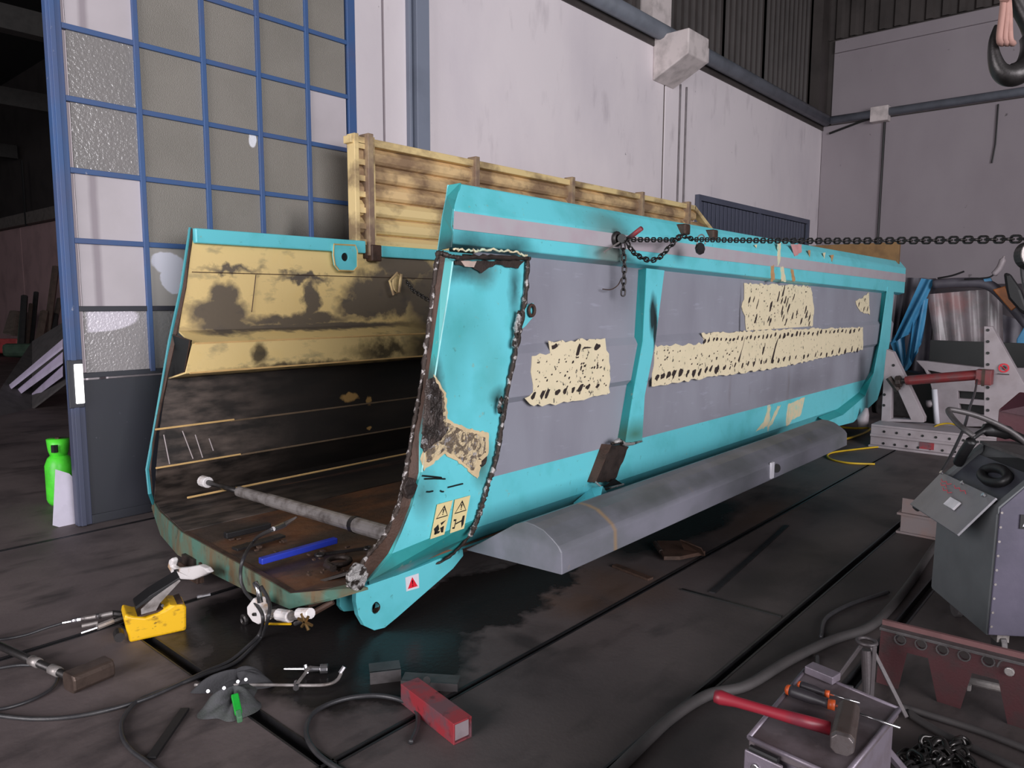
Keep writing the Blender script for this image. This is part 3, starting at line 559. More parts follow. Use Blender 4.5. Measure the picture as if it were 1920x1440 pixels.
# ------------------------------------------------ far wall (inside seen)
def c45(a, b): return Y(a, b, 4.46)
mi = Mat('inner_wall_paint', ph(228, 200, 138, 1.9), .6); mi.grime(ph(200, 172, 110, 1.5), 5, .5, .7, .4)
GB = (.085, .070, .064)
up = mi.mx(mi.ell(c45(418, 590), (.20, .5, .11), .18, 10, .25), mi.ell(c45(425, 560), (.10, .5, .10), .18, 10, .3), mi.ell(c45(590, 560), (.07, .5, .14), .2, 12, .3), mi.ell(c45(575, 520), (.2, .5, .03), .2, 12, .4),
           mi.ell(c45(730, 550), (.36, .5, .17), .25, 9, .2), mi.ell(c45(770, 500), (.32, .5, .11), .15, 9, .2), mi.ell(c45(690, 575), (.27, .5, .09), .2, 9, .2), mi.ell(c45(560, 600), (.5, .5, .035), .12, 9, .4), mi.ell(c45(440, 505), (.18, .5, .02), .15, 12, .6), mi.ell(c45(860, 560), (.6, .5, .3), .15, 9, .2), mi.ell(c45(430, 612), (.22, .5, .05), .1, 10, .3), mi.ell(c45(600, 595), (.16, .5, .05), .15, 10, .3), mi.ell(c45(600, 612), (.9, .5, .025), .05, 10, .3))
mi.grime(ph(96, 96, 84, 1.2), 5, .54, .68, .55, stretch=(1, 1, 2.2), off=7)
mi.layer(GB, up, .92)
lo2 = mi.mx(mi.ell(c45(460, 662), (.055, .5, .07), .08, 14, .3), mi.ell(c45(700, 655), (.30, .5, .07), .3, 9, .5), mi.ell(c45(790, 655), (.34, .5, .2), .1, 9, .3), mi.ell(c45(540, 680), (.5, .5, .02), .08, 14, .5))
mi.layer((.035, .026, .018), lo2, .9)
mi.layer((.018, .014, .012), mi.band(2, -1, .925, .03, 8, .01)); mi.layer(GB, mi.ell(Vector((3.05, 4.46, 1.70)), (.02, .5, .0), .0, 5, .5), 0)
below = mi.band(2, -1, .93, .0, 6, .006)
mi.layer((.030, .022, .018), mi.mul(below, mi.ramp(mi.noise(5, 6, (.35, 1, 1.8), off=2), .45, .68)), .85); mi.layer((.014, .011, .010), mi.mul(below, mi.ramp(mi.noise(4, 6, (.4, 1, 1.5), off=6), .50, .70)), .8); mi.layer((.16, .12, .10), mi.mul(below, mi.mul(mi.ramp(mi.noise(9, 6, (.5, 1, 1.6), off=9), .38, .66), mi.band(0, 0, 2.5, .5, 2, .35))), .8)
mi.layer(ph(190, 150, 90), mi.mx(mi.ell(c45(657, 745), (.07, .5, .035), .1, 14, .2), mi.ell(c45(693, 750), (.03, .5, .03), .1, 14, .2), mi.ell(c45(690, 800), (.02, .5, .015), .08, 14, .2)), .6)
mi.bump(mi.noise(40, 4), .25, .003)
M_iw = mi.m
EI = [(362, 430), (358, 480), (345, 560), (333, 622), (312, 712), (303, 760), (289, 830), (283, 880), (287, 930)]
EP = [Y(a, b, 4.49) for a, b in EI]
def xl(z):
    for a, b in zip(EP, EP[1:]):
        if z >= b.z: return b.x+(a.x-b.x)*min(1, (z-b.z)/(a.z-b.z))
    return EP[-1].x
def xe(y, z): return xl(z) if y > 4.2 else 1.62+(y-3.7)*.4
LG = 4.29
top = [(288, 938), (300, 958), (343, 998), (420, 1040), (500, 1085), (545, 1112), (600, 1108), (660, 1096)]
bot = [(286, 952), (303, 1003), (335, 1040), (400, 1075), (470, 1110), (545, 1141), (620, 1124), (690, 1103)]
yy_ = [1.90, 1.80, 1.64, 1.62, 1.60, 1.60, 1.62, 1.72]
T = [X(a, b, k) for (a, b), k in zip(top, yy_)]; Bt = [X(a, b, k) for (a, b), k in zip(bot, yy_)]
prof = [(4.50, 1.81), (4.50, 1.20), (LG, 1.13), (LG, .965), (4.50, .915), (4.47, .62), (4.44, .40)]
A = [Vector((xe(y, z)+.01, y, z)) for y, z in prof]+[T[0]+XA*.004, T[1]+XA*.004, T[2]+XA*.004]; B = [Vector((9.1, y, z)) for y, z in prof+[(4.50, .26), (4.20, .20), (3.70, .19)]]
Geo().sheet(A, B).obj('far_side_wall', M_iw, body, solid=.012)
outp = [(4.53, 1.82), (4.56, 1.2), (4.60, .45), (4.70, .12), (3.70, .05)]
Geo().sheet([Vector((xe(y, z)+.15, y, z)) for y, z in outp], [Vector((9.1, y, z)) for y, z in outp]).obj('far_side_skin', M_teal, body, solid=.012)
hexq = [X(a, b, 2.03) for a, b in ((325, 628), (357, 638), (347, 697), (309, 712), (305, 700), (316, 645))]
Geo().prism(hexq, (.01, 0, 0)).obj('ledge_end', M_gap, body)
Geo().tube([p-XA*.002 for p in hexq[:4]], .005, 6).obj('ledge_end_rim', M_rustb, body)
# top teal strip with notch
g = Geo().box((xl(1.8), 4.455, 1.735), (3.46, 4.56, 1.825)).obj('far_top_rail', M_teal, body, bevel=.008)
Geo().box((3.60, 4.455, 1.715), (9.1, 4.56, 1.80)).obj('far_top_rail', M_teal, body, bevel=.008)
Geo().box((3.46, 4.47, 1.70), (3.60, 4.56, 1.745)).obj('rail_notch', M_rustb, body)
lugp = [Y(a, b, 4.44) for a, b in [(626, 458), (666, 460), (670, 470), (670, 500), (663, 508), (636, 507), (628, 497), (625, 478)]]
Geo().holed(lugp, [circ(Y(647, 482, 4.44), XA, ZA, .030, 18)], (0, .018, 0)).obj('lifting_plate', M_teal, body, bevel=.005)
Geo().prism(circ(Y(647, 482, 4.452), XA, ZA, .034, 18), (0, .004, 0)).obj('lifting_plate_hole', M_gap, body)
Geo().tube(lugp, .006, 5, closed=True).obj('lifting_plate_rim', simple('yellowed_paint_edge', ph(180, 150, 96), .6), body)
tl = simple('tan_weld_line', ph(190, 156, 104, 1.6), .6, bump=0, amt=.3)
for (y, z, x0, x1) in ((LG-.003, 1.135, 2.06, 5.5), (LG-.003, .962, 2.02, 5.5), (4.463, .622, 1.88, 2.38), (4.463, .615, 2.36, 5.5), (4.435, .395, 1.86, 2.4), (4.435, .39, 2.4, 5.5), (4.13, .262, 1.9, 4.6)):
    Geo().tube([(x0, y, z), (x1, y, z)], .006, 5).obj('weld_line', tl if x1 < 3 or z > .9 or z < .3 else simple('brown_weld_line', (.20, .14, .09), .6, bump=0), body)
for (x0, y0, x1, y1) in ((307, 815, 318, 870), (342, 808, 362, 860), (366, 815, 380, 858), (392, 822, 400, 845)):
    Geo().tube([Y(x0, y0, 4.447), Y(x1, y1, 4.43)], .0035, 5).obj('scratch', simple('bright_scratch', ph(150, 140, 140), .5, bump=0), body)
Geo().tube([Y(480, 515, 4.49), Y(472, 585, 4.49)], .003, 5).obj('seam_line', M_rustb, body)
Geo().tube([Y(360, 510, 4.49), Y(820, 523, 4.49)], .0025, 5).obj('seam_line', M_rustb, body)
# rear edge trim of the far wall (turquoise flange following the end outline)
M_fad = Mat('faded_turquoise_rusty', ph(84, 118, 104, 1.05), .5); M_fad.grime(ph(112, 82, 54, 1.1), 6, .38, .60, .8, stretch=(1, 1.6, .6)); M_fad.grime(ph(56, 140, 132, 1.1), 7, .62, .72, .6, off=4); M_fad.grime((.05, .04, .03), 16, .6, .7, .6, off=8); M_fad = M_fad.m
eo = [Y(357, 427, 4.52), Y(340, 540, 4.52), Y(318, 640, 4.52), Y(301, 740, 4.52), Y(285, 830, 4.52), Y(276, 880, 4.50), Y(281, 925, 4.44), X(288, 944, 1.88)]
Geo().tube(eo, .011, 6).obj('far_edge_flange', teal_mat('turquoise_edge_paint', base=ph(50, 138, 148, 1.0)).m, body)
ei = [Y(a, b, 4.49) for a, b in ((362, 430), (349, 540), (329, 640), (307, 740), (289, 830), (283, 880), (287, 930), (292, 944))]
Geo().sheet(eo, ei).obj('far_edge_end_plate', M_rustb, body, solid=.006)
Geo().sheet(T, Bt).obj('rear_sill', M_fad, body, solid=.012)
T2 = [p+Vector((.07, 0, .0)) for p in T]
Geo().sheet([p-ZA*.002 for p in T], [p.lerp(q, .35)-ZA*.002 for p, q in zip(T, T2)]).obj('rear_sill_top', M_rustb, body, solid=.008)
bed = Mat('rusted_bed_plate', (.055, .038, .031), .5)
bed.grime((.22, .090, .038), 2.6, .42, .62, .85, stretch=(.45, 1, 1), off=1); bed.grime((.030, .022, .020), 3.6, .5, .62, .85, stretch=(.4, 1, 1), off=5); bed.grime((.10, .07, .05), 14, .62, .72, .5, off=9)
bed.bump(bed.noise(26, 5), .5, .006)
bz = T[3].z-.004
Geo().add([T[1]+Vector((.01, 0, -.004)), T[2]+Vector((.01, 0, -.004)), T[3]+Vector((.01, 0, -.004)), T[4]+Vector((.01, 0, -.004)), T[5]+Vector((.01, 0, -.004)), T[7]+Vector((.01, 0, -.004)), Vector((9.1, 2.4, .30)), Vector((9.1, 2.62, .20)), Vector((9.1, 3.75, .20)), Vector((9.1, 4.1, .26))],
          [(0, 1, 8, 9), (1, 2, 3, 4, 7, 8), (4, 5, 6, 7)]).obj('bed_plate', bed.m, body, solid=.008)
Geo().box((1.75, 2.7, .06), (9.0, 2.85, .19)).box((1.75, 3.5, .06), (9.0, 3.65, .19)).obj('chassis_rail', M_rustb, body)
# ------------------------------------------------ side board on the far wall
bm_ = Mat('beige_board_paint', ph(200, 170, 124, 1.35), .65); bm_.grime(ph(132, 106, 82, 1.15), 2.4, .36, .58, .95, stretch=(1, 1, 2)); bm_.grime(ph(90, 66, 50, 1.2), 9, .55, .7, .5, off=4)
M_bd = bm_.m
by = Mat('pale_yellow_board_paint', ph(208, 184, 132, 1.35), .6); by.grime(ph(120, 96, 74, 1.1), 4, .46, .62, .85, stretch=(.6, 1, 1)); M_by = by.m
M_pst = simple('board_post_brown', ph(112, 92, 78, 1.4), .6, gcol=ph(180, 160, 120), scale=9)
sb = Geo().box((3.42, 4.545, 1.76), (8.6, 4.56, 2.52)).obj('side_board', M_bd, body)
z0 = 1.755; nz = 6; hz = (2.52-z0)/nz
for k in range(nz):
    a = z0+k*hz; b = a+hz; xe2 = 8.66+.5*(2.52-b)/.3 if b > 2.2 else 9.12
    g = Geo(); P = [(4.545, a+.004), (4.515, a+.012), (4.500, a+.03), (4.500, b-.045), (4.53, b-.012), (4.545, b-.006)]
    g.sheet([Vector((3.43, y, z)) for y, z in P], [Vector((xe2, y, z)) for y, z in P])
    g.obj('board_plank', M_by if k in (0, 1, 2) else M_bd, sb, solid=.006)
Geo().box((3.36, 4.48, 2.52), (8.62, 4.57, 2.575)).obj('board_top_rail', M_by, sb, bevel=.006)
Geo().prism([(8.60, 4.48, 2.575), (8.60, 4.48, 2.52), (9.08, 4.48, 2.28), (9.14, 4.48, 2.31)], (0, .09, 0)).obj('board_slanted_end', M_by, sb)
for a, w_ in ((893, .05), (1073, .05), (1205, .05), (1293, .06)):
    p = Y(a, 330, 4.47); Geo().box((p.x-w_/2, 4.45, 1.78), (p.x+w_/2, 4.55, 2.60)).obj('board_post', M_pst, sb, bevel=.004)
Geo().box((3.385, 4.47, 1.78), (3.425, 4.56, 2.59)).obj('board_end_frame', M_by, sb, bevel=.004)
g = Geo(); 
for k in range(7): g.box((3.425, 4.48, 1.80+k*.115), (3.49, 4.55, 1.84+k*.115))
g.obj('board_rungs', M_by, sb)
Geo().box((3.485, 4.44, 1.72), (3.535, 4.55, 2.60)).obj('board_post', M_pst, sb, bevel=.004)
Geo().box((3.535, 4.452, 1.80), (3.555, 4.54, 2.58)).obj('board_post_edge', M_by, sb)
Geo().box((3.49, 4.42, 1.68), (3.58, 4.50, 1.80)).obj('board_socket', M_rustb, sb, bevel=.008)
Geo().tube([Y(731, 527, 4.42), Y(745, 512, 4.42), Y(752, 514, 4.42), Y(748, 548, 4.42), Y(738, 552, 4.42)], .012, 6, closed=True).obj('ring_lashing_cover', M_by, body)
Geo().prism(circ(Y(745, 530, 4.47), XA, ZA, .045, 14, .075), (0, .012, 0)).obj('lashing_plate', M_by, body, bevel=.006)
# ------------------------------------------------------------------ common materials
M_steel = simple('dull_bare_steel', (.34, .31, .30), .42, .45, gcol=(.08, .06, .05), scale=18, amt=.7)
M_bright = simple('bright_chromed_steel', (.62, .60, .62), .22, .95, gcol=(.3, .28, .28), scale=30, amt=.4, bump=0)
M_dsteel = simple('dark_oily_steel', (.06, .055, .055), .4, .7, gcol=(.02, .018, .017), scale=20, amt=.7)
M_hose = simple('black_rubber_hose', (.030, .029, .032), .42, 0, gcol=(.06, .055, .055), scale=12, amt=.6)
M_dusty = simple('dusty_black_hose', (.050, .043, .043), .7, 0, gcol=(.03, .028, .028), scale=10, amt=.6)
M_yel = Mat('yellow_cast_housing', ph(226, 176, 20, 1.45), .45); M_yel.grime(ph(120, 84, 20, 1.2), 22, .55, .68, .7, stretch=(1, 1, 2)); M_yel.grime((.03, .025, .02), 60, .66, .72, .7, off=3); M_yel = M_yel.m
M_blk2 = simple('black_plastic', (.010, .009, .010), .5, bump=0)
M_rp = Mat('worn_red_paint', ph(140, 42, 50, 1.1), .5); M_rp.grime(ph(88, 60, 66, 1.3), 9, .46, .58, .9, stretch=(1, 1, 1)); M_rp.grime(ph(60, 26, 30, 1.2), 26, .6, .7, .7, off=5); M_rp = M_rp.m
M_wenam = simple('white_enamel', ph(226, 220, 220, 1.4), .35, gcol=ph(150, 110, 60), scale=14, amt=.8, lo=.55, hi=.68)
M_white = simple('off_white_machine_paint', ph(150, 140, 144, 1.15), .5, gcol=ph(110, 100, 100), scale=6, amt=.5)
M_yh = simple('yellow_air_hose', ph(190, 156, 30, 1.15), .45, gcol=ph(130, 100, 20), scale=8, amt=.5, bump=0)
# ------------------------------------------------------------------ chains
LK = {}
def link_mesh(p, r, mat):
    # stadium link, long axis X, lying in XY, inner pitch p
    P = []; hw = p*.36; st = p*.5-hw+r; n = 7
    for i in range(n+1):
        a = -math.pi/2+math.pi*i/n; P.append((st+hw*math.cos(a), hw*math.sin(a), 0))
    for i in range(n+1):
        a = math.pi/2+math.pi*i/n; P.append((-st+hw*math.cos(a), hw*math.sin(a), 0))
    return P
def chain(root, pts, p, r, mat, name='link', tw=0):
    P = [Vector(q) for q in pts]; seg = [(P[i+1]-P[i]).length for i in range(len(P)-1)]; L = sum(seg)
    def atl(s):
        s = min(max(s, 0), L-1e-6); i = 0
        while s > seg[i]: s -= seg[i]; i += 1
        return P[i].lerp(P[i+1], s/seg[i])
    n = int(L/p); proto = None
    for k in range(n):
        c = atl((k+.5)*p); a = atl(k*p); b = atl((k+1)*p); t = (b-a).normalized()
        up = Vector((0, 0, 1)) if abs(t.z) < .95 else Vector((1, 0, 0))
        up = (up-t*up.dot(t)).normalized(); s_ = t.cross(up)
        a_ = (math.pi/2 if k % 2 else 0)+tw
        u2 = up*math.cos(a_)+s_*math.sin(a_); v2 = t.cross(u2)
        Mx = Matrix(((t.x, u2.x, v2.x, c.x), (t.y, u2.y, v2.y, c.y), (t.z, u2.z, v2.z, c.z), (0, 0, 0, 1)))
        if proto is None:
            proto = Geo().tube(link_mesh(p, r, mat), r, 6, closed=True).obj(name, mat, root, smooth=True); o = proto
        else: o = proto.copy(); COL.objects.link(o)
        o.matrix_basis = Mx
M_ch = simple('dark_steel_chain', (.045, .042, .042), .35, .8, gcol=(.14, .12, .11), scale=60, bump=0)
a0 = Y(1172, 449, 2.17); aM = Y(1283, 440, 2.12)
t = thing('pulling_chain', 'long dark steel chain stretched taut from the turquoise rail to the right edge', 'chain', a0)
a1 = Y(1300, 449, 2.10)
aE = a1 + (D(1960, 443, 2.28)-a1)*1.25
chain(t, [a0, Y(1262, 450, 2.13), Y(1278, 441, 2.12), a1]+[a1.lerp(aE, k/14)+Vector((0, 0, -.012*math.sin(math.pi*k/14))) for k in range(1, 15)], .030, .0042, M_ch)
t = thing('slack_chain', 'slack loop of dark chain hanging below the taut chain on the rail', 'chain', Y(1175, 452, 2.15))
def sag(P): return spline(P, 6)
chain(t, sag([Y(1176, 453, 2.15), Y(1186, 471, 2.15), Y(1203, 483, 2.15), Y(1222, 488, 2.14), Y(1240, 480, 2.13), Y(1256, 462, 2.12), Y(1280, 440, 2.10)]), .033, .0045, M_ch)
t = thing('hanging_chain_end', 'short chain end hanging straight down over the grey panel', 'chain', Y(1168, 456, 2.2))
chain(t, [Y(1168, 456, 2.20), Y(1171, 500, 2.20), Y(1168, 556, 2.21)], .031, .0045, M_ch, tw=.6)
t = thing('inner_chain_tail', 'black chain hanging inside the body from the pale yellow lashing plate', 'chain', Y(748, 530, 4.4))
chain(t, [Y(762, 528, 4.38), Y(775, 545, 4.2), Y(812, 568, 3.9)], .034, .006, M_dsteel)
t = thing('octagonal_padlock', 'small dark octagonal steel lock hanging from the taut chain', 'lock', Y(1315, 465, 2.07))
Geo().prism(circ(Y(1315, 466, 2.06), XA, ZA, .052, 8, .036), (0, .016, 0)).obj('lock_body', M_dsteel, t, bevel=.003)
Geo().tube(spline([Y(1307, 458, 2.068), Y(1309, 444, 2.068), Y(1317, 440, 2.068), Y(1322, 448, 2.068), Y(1322, 458, 2.068)], 4), .004, 6).obj('lock_shackle', M_steel, t, smooth=True)
# pin through the rail
t = thing('red_tommy_bar', 'dark red steel pin stuck through the rail beside the chain anchor', 'pin', Y(1160, 450, 2.2))
Geo().tube([Y(1172, 452, 2.215), Y(1203, 428, 2.10)], .013, 10).obj('pin_shaft', M_rp, t, smooth=True)
Geo().tube([Y(1133, 472, 2.16), Y(1165, 452, 2.2)], .005, 8).obj('pin_rod', M_steel, t)
Geo().tube(circ(Y(1157, 448, 2.22), XA, ZA, .03, 14), .012, 7, closed=True).obj('anchor_ring', M_dsteel, t, smooth=True)
Geo().tube([Y(1162, 449, 2.228), Y(1166, 447, 2.18)], .024, 12).obj('anchor_hub', M_gap, t)
o = tag(Geo().tube(spline([Y(1130, 542, 2.26), Y(1145, 543, 2.25), Y(1158, 535, 2.24), Y(1165, 522, 2.22)], 5), .003, 5).obj('bent_wire', M_rustb, None, smooth=True), 'thin bent rusty wire caught on the hanging chain end', 'wire')
# ------------------------------------------------------------------ crane hook, top right
hd = 2.6
t = thing('crane_hook', 'dark steel crane hook hanging at the top right with a faded pink sling', 'hook', D(1890, 60, hd))
hp = [D(1868, 48, hd), D(1862, 75, hd), D(1864, 105, hd), D(1873, 130, hd), D(1890, 141, hd), D(1912, 136, hd), D(1930, 118, hd), D(1938, 85, hd), D(1930, 50, hd), D(1915, 20, hd), D(1900, -10, hd), D(1895, -40, hd)]
hs = spline(hp, 6); nn = len(hs)
Geo().tube(hs, [.006+.022*min(1, k/18.0)+(.012 if 18 < k < 46 else 0)*min(1, (k-18)/8.0) for k in range(nn)], 12).obj('hook_body', M_dsteel, t, smooth=True)
tp_ = D(1895, -70, hd)
Geo().tube([tp_, Vector((tp_.x, tp_.y, 7.38))], .012, 8).obj('hook_cable', M_dsteel, t)
Geo().tube([D(1895, -30, hd), D(1895, -75, hd)], .05, 12).obj('hook_shank', M_dsteel, t, smooth=True)
M_sl = simple('faded_pink_webbing', ph(170, 130, 120, .9), .8, scale=14)
for k, (xa, xb) in enumerate(((1880, 1874), (1888, 1884), (1892, 1894))):
    Geo().tube(spline([D(1884+k*2, -30, hd-.03), D(xa, 20, hd-.05), D(xb, 72, hd-.05), D(xb+6, 82, hd-.03)], 5), .011, 6).obj('sling_strand', M_sl, t, smooth=True)
Geo().tube([D(1880, -8, hd-.06), D(1892, -6, hd-.06)], .018, 8).obj('sling_knot', M_sl, t)
# round gauge at right edge
gd = 2.2
t = thing('pressure_gauge', 'round white rimmed gauge hanging at the right edge under the chain', 'gauge', D(1925, 480, gd))
gc = D(1926, 480, gd); dn_ = Vector((0, 0, -1))
Geo().tube(spline([gc-CF*-.02, gc+dn_*.10+CF*.02+CR*.02, gc+dn_*.35+CR*.12, Vector((gc.x, gc.y, .02))+CR*.35], 6), .007, 8).obj('gauge_hose', M_hose, t, smooth=True)
for nm, r0, th, mt in (('gauge_case', .042, .03, M_dsteel), ('gauge_rim', .041, .034, M_steel), ('gauge_ring', .030, .036, M_blk2), ('gauge_face', .026, .038, simple('pinkish_dial', ph(190, 170, 190), .4, bump=0)), ('gauge_centre', .014, .040, simple('purple_dial', ph(90, 50, 110), .4, bump=0))):
    P = circ(gc-CF*th, CR, CU, r0, 24); Geo().prism(P, CF*th).obj(nm, mt, t, bevel=.002)
Geo().tube([gc+CU*.04, gc+CU*.075], .006, 8).obj('gauge_stem', M_steel, t)
# ------------------------------------------------------------------ inside the body
ca, cb_ = Y(388, 904, 4.30), Y(738, 1004, 2.47)
t = thing('spreader_cylinder', 'long grey hydraulic spreader tube wedged across inside of the body', 'hydraulic ram', ca)
def cl(k): return ca.lerp(cb_, k)
Geo().tube([cl(.01), cl(.25)], .016, 12).obj('ram_rod', M_dsteel, t, smooth=True)
Geo().tube([cl(.22), cl(.225), cl(.40), cl(.405), cl(.84), cl(.845), cl(.99)], [.018, .030, .030, .034, .034, .037, .037], 16).obj('ram_tube', M_steel, t, smooth=False)
Geo().tube([cl(.835), cl(.85)], .040, 16).obj('ram_collar', M_dsteel, t)
Geo().tube([cl(-.035), cl(.01)], .034, 14).obj('ram_foot', M_wenam, t, bevel=.004)
BZ = T[3].z
def bar(name, label, a, b, wd, h, mat, cat='bar', z=None):
    z = BZ+.012 if z is None else z
    A_, B_ = G(*a, z), G(*b, z); d = (B_-A_); n = Vector((-d.y, d.x, 0)).normalized()
    return tag(Geo().obox((A_+B_)/2+ZA*h/2, d, n*wd, ZA*h).obj(name, mat, None, bevel=min(wd, h)*.15), label, cat)
bar('blue_bar', 'bright blue square bar lying on the rusty bed near the sill', (488, 1058), (630, 1018), .032, .028, simple('blue_bar_paint', ph(34, 50, 150, 1.6), .4, bump=0, amt=.2))
bar('black_bar', 'short black bar lying on the bed, behind the flat grey one', (422, 1010), (506, 990), .035, .03, M_blk2)
bar('grey_flat_bar', 'dark grey flat bar on the bed between black and blue bars', (440, 1032), (530, 1006), .05, .012, M_dsteel)
t = thing('loose_spanner', 'greasy double ended spanner lying on the bed by the post', 'spanner', G(640, 1030, BZ))
A_, B_ = G(600, 1040, BZ+.02), G(690, 1028, BZ+.02)
Geo().tube([A_, B_], .008, 6).obj('spanner_shaft', M_dsteel, t)
for c in (A_, B_): Geo().tube(circ(c, XA, YA, .018, 10), .008, 6, closed=True).obj('spanner_jaw', M_dsteel, t, smooth=True)
t = thing('scrap_ring', 'rusty steel ring lying on the bed near burnt sill corner', 'ring', G(640, 1050, BZ)); 
Geo().tube(circ(G(635, 1052, BZ+.022), XA, YA, .05, 18), .012, 7, closed=True).obj('ring_body', M_burn, t, smooth=True)
Geo().tube([G(612, 1060, BZ+.02), G(625, 1066, BZ+.03)], .016, 8).obj('ring_lug', M_burn, t)
M_clod = simple('rust_flakes', (.08, .045, .03), .8, scale=20)
g = Geo()
for k in range(60):
    c = G(rnd.uniform(400, 660), rnd.uniform(1010, 1080), BZ+.008)
    if c.x > 1.72: g.obox(c, XA*rnd.uniform(.006, .022), YA*rnd.uniform(.006, .022), ZA*rnd.uniform(.003, .010))
o = g.obj('rust_debris', M_clod); o['kind'] = 'stuff'; tag(o, 'loose rust flakes scattered on the bed plate', 'debris')
# ------------------------------------------------------------------ hooks and couplings under the sill
t = thing('coupling_hook', 'crescent shaped white coupling hook under the rear sill, left one', 'hook', X(350, 1065, 1.58))
cres = [(313, 1063), (316, 1050), (321, 1046), (324, 1052), (321, 1062), (328, 1066), (350, 1064), (372, 1060), (385, 1066), (392, 1074), (378, 1081), (360, 1088), (340, 1087), (322, 1078)]
Geo().prism([X(a, b, 1.52) for a, b in cres], (.03, 0, 0)).obj('hook_crescent', M_wenam, t, bevel=.012)
Geo().tube([X(328, 1070, 1.51), X(332, 1069, 1.51)], .006, 8).obj('hook_bolt', M_gap, t)
o = thing('rusty_bracket', 'rusty square bracket standing under the left white hook', 'bracket', X(352, 1110, 1.6))
Geo().box((1.60, X(370, 1110, 1.6).y, .02), (1.63, X(336, 1110, 1.6).y, .085)).obj('bracket_plate', M_rustb, o, bevel=.004)
Geo().box((1.61, X(362, 1110, 1.6).y, .085), (1.63, X(340, 1110, 1.6).y, .13)).obj('bracket_web', M_burn, o)
Geo().box((1.61, X(374, 1110, 1.6).y, .03), (1.625, X(371, 1110, 1.6).y, .13)).obj('bracket_pin', M_rustb, o)
t = thing('tow_shackle', 'white crescent shackle under the sill, right of the left hook', 'shackle', X(480, 1145, 1.5))
cr2 = [(474, 1122), (482, 1124), (484, 1136), (490, 1146), (498, 1152), (494, 1166), (484, 1171), (472, 1165), (463, 1152), (462, 1138)]
Geo().prism([X(a, b, 1.50) for a, b in cr2], (.04, 0, 0)).obj('shackle_body', M_wenam, t, bevel=.01)
Geo().tube([X(475, 1152, 1.495), X(479, 1152, 1.495)], .007, 8).obj('shackle_hole', M_gap, t)
Geo().tube([X(478, 1092, 1.5), X(484, 1105, 1.5), X(488, 1130, 1.5)], .012, 8).obj('shackle_arm', M_bright, t, smooth=True)
t = thing('brass_coupling', 'silver and brass hose coupling cluster under the sill corner', 'coupling', X(540, 1155, 1.5))
for (a, b, c_, d_, r_, mt) in ((500, 1152, 520, 1150, .022, M_steel), (522, 1152, 545, 1156, .030, M_wenam), (545, 1156, 560, 1152, .022, M_steel), (560, 1150, 583, 1150, .026, M_wenam), (553, 1170, 575, 1160, .010, M_bright)):
    Geo().tube([X(a, b, 1.52), X(c_, d_, 1.52)], r_*.8, 12).obj('coupling_body', mt, t, bevel=.003)
Geo().tube([X(497, 1170, 1.52), X(545, 1170, 1.52)], .005, 6).obj('coupling_lever', M_yel, t)
for k in range(6):
    a = k*1.05; c = X(572, 1166, 1.50); Geo().tube([c, c+YA*.045*math.cos(a)+ZA*.03*math.sin(a)], .006, 6).obj('valve_spoke', simple('brass_brown', (.22, .13, .05), .4, .7) if k == 0 else bpy.data.materials['brass_brown'], t)
t = thing('rear_light_arm', 'thin rusty arm running under the sill towards the lug', 'arm', X(600, 1140, 1.6)); Geo().tube([X(586, 1150, 1.6), X(625, 1128, 1.66)], .012, 8).obj('arm_rod', M_rustb, t)
Geo().tube(circ(X(458, 1162, 1.55), YA, ZA, .018, 12), .009, 6, closed=True).obj('arm_eye', M_dsteel, t)
# ------------------------------------------------------------------ hoses
def hose(label, pts, r, mat=None, z=None, extra=(), cat='hose', name='rubber_hose', group=None):
    P = []
    for p in pts:
        if isinstance(p, Vector): P.append(p)
        else: P.append(G(p[0], p[1], (p[2] if len(p) > 2 else r+.001)))
    o = tag(Geo().tube(spline(P, 7), r, 8).obj(name, mat or M_hose, None, smooth=True), label, cat, group); return o
t = thing('ram_supply_hose', 'thin black hose with silver coupler running from the spreader tube over the sill', 'hose', X(460, 1100, 1.55))
P = [D(556, 970, (cl(.55)-O).dot(CF)-.02), D(530, 985, 2.45), D(512, 992, 2.35)]
Geo().tube([P[0], P[1], P[2]], [.006, .010, .008], 8).obj('hose_coupler', M_bright, t)
Geo().tube(spline([P[2], X(480, 1010, 1.70), X(457, 1045, 1.56), X(451, 1080, 1.54), X(459, 1108, 1.53), X(482, 1135, 1.50), X(493, 1158, 1.45), G(487, 1188, .03), G(462, 1214, .015), G(430, 1240, .009), G(380, 1262, .009), G(320, 1290, .009), G(250, 1318, .009), G(150, 1342, .009), G(60, 1348, .009), G(-30, 1338, .009)], 7), .0075, 8).obj('hose_line', M_hose, t, smooth=True)
hose('black hose running beside the supply hose and curling away to the bottom edge', [X(490, 1100, 1.5), X(505, 1130, 1.48), X(503, 1158, 1.42), (492, 1190, .02), (470, 1216), (438, 1244), (392, 1262), (330, 1285), (262, 1312), (232, 1345), (229, 1378), (245, 1405), (275, 1428), (300, 1448), (330, 1480)], .0075)
t = thing('pump_outlet_hose', 'thin black hose with silver quick couplers leaving the yellow pump leftwards', 'hose', G(100, 1180))
Geo().tube(spline([G(-30, 1200, .02), G(10, 1198, .02), G(50, 1190, .02), G(85, 1178, .03), G(118, 1168, .035)], 6), .006, 8).obj('hose_line', M_hose, t, smooth=True)
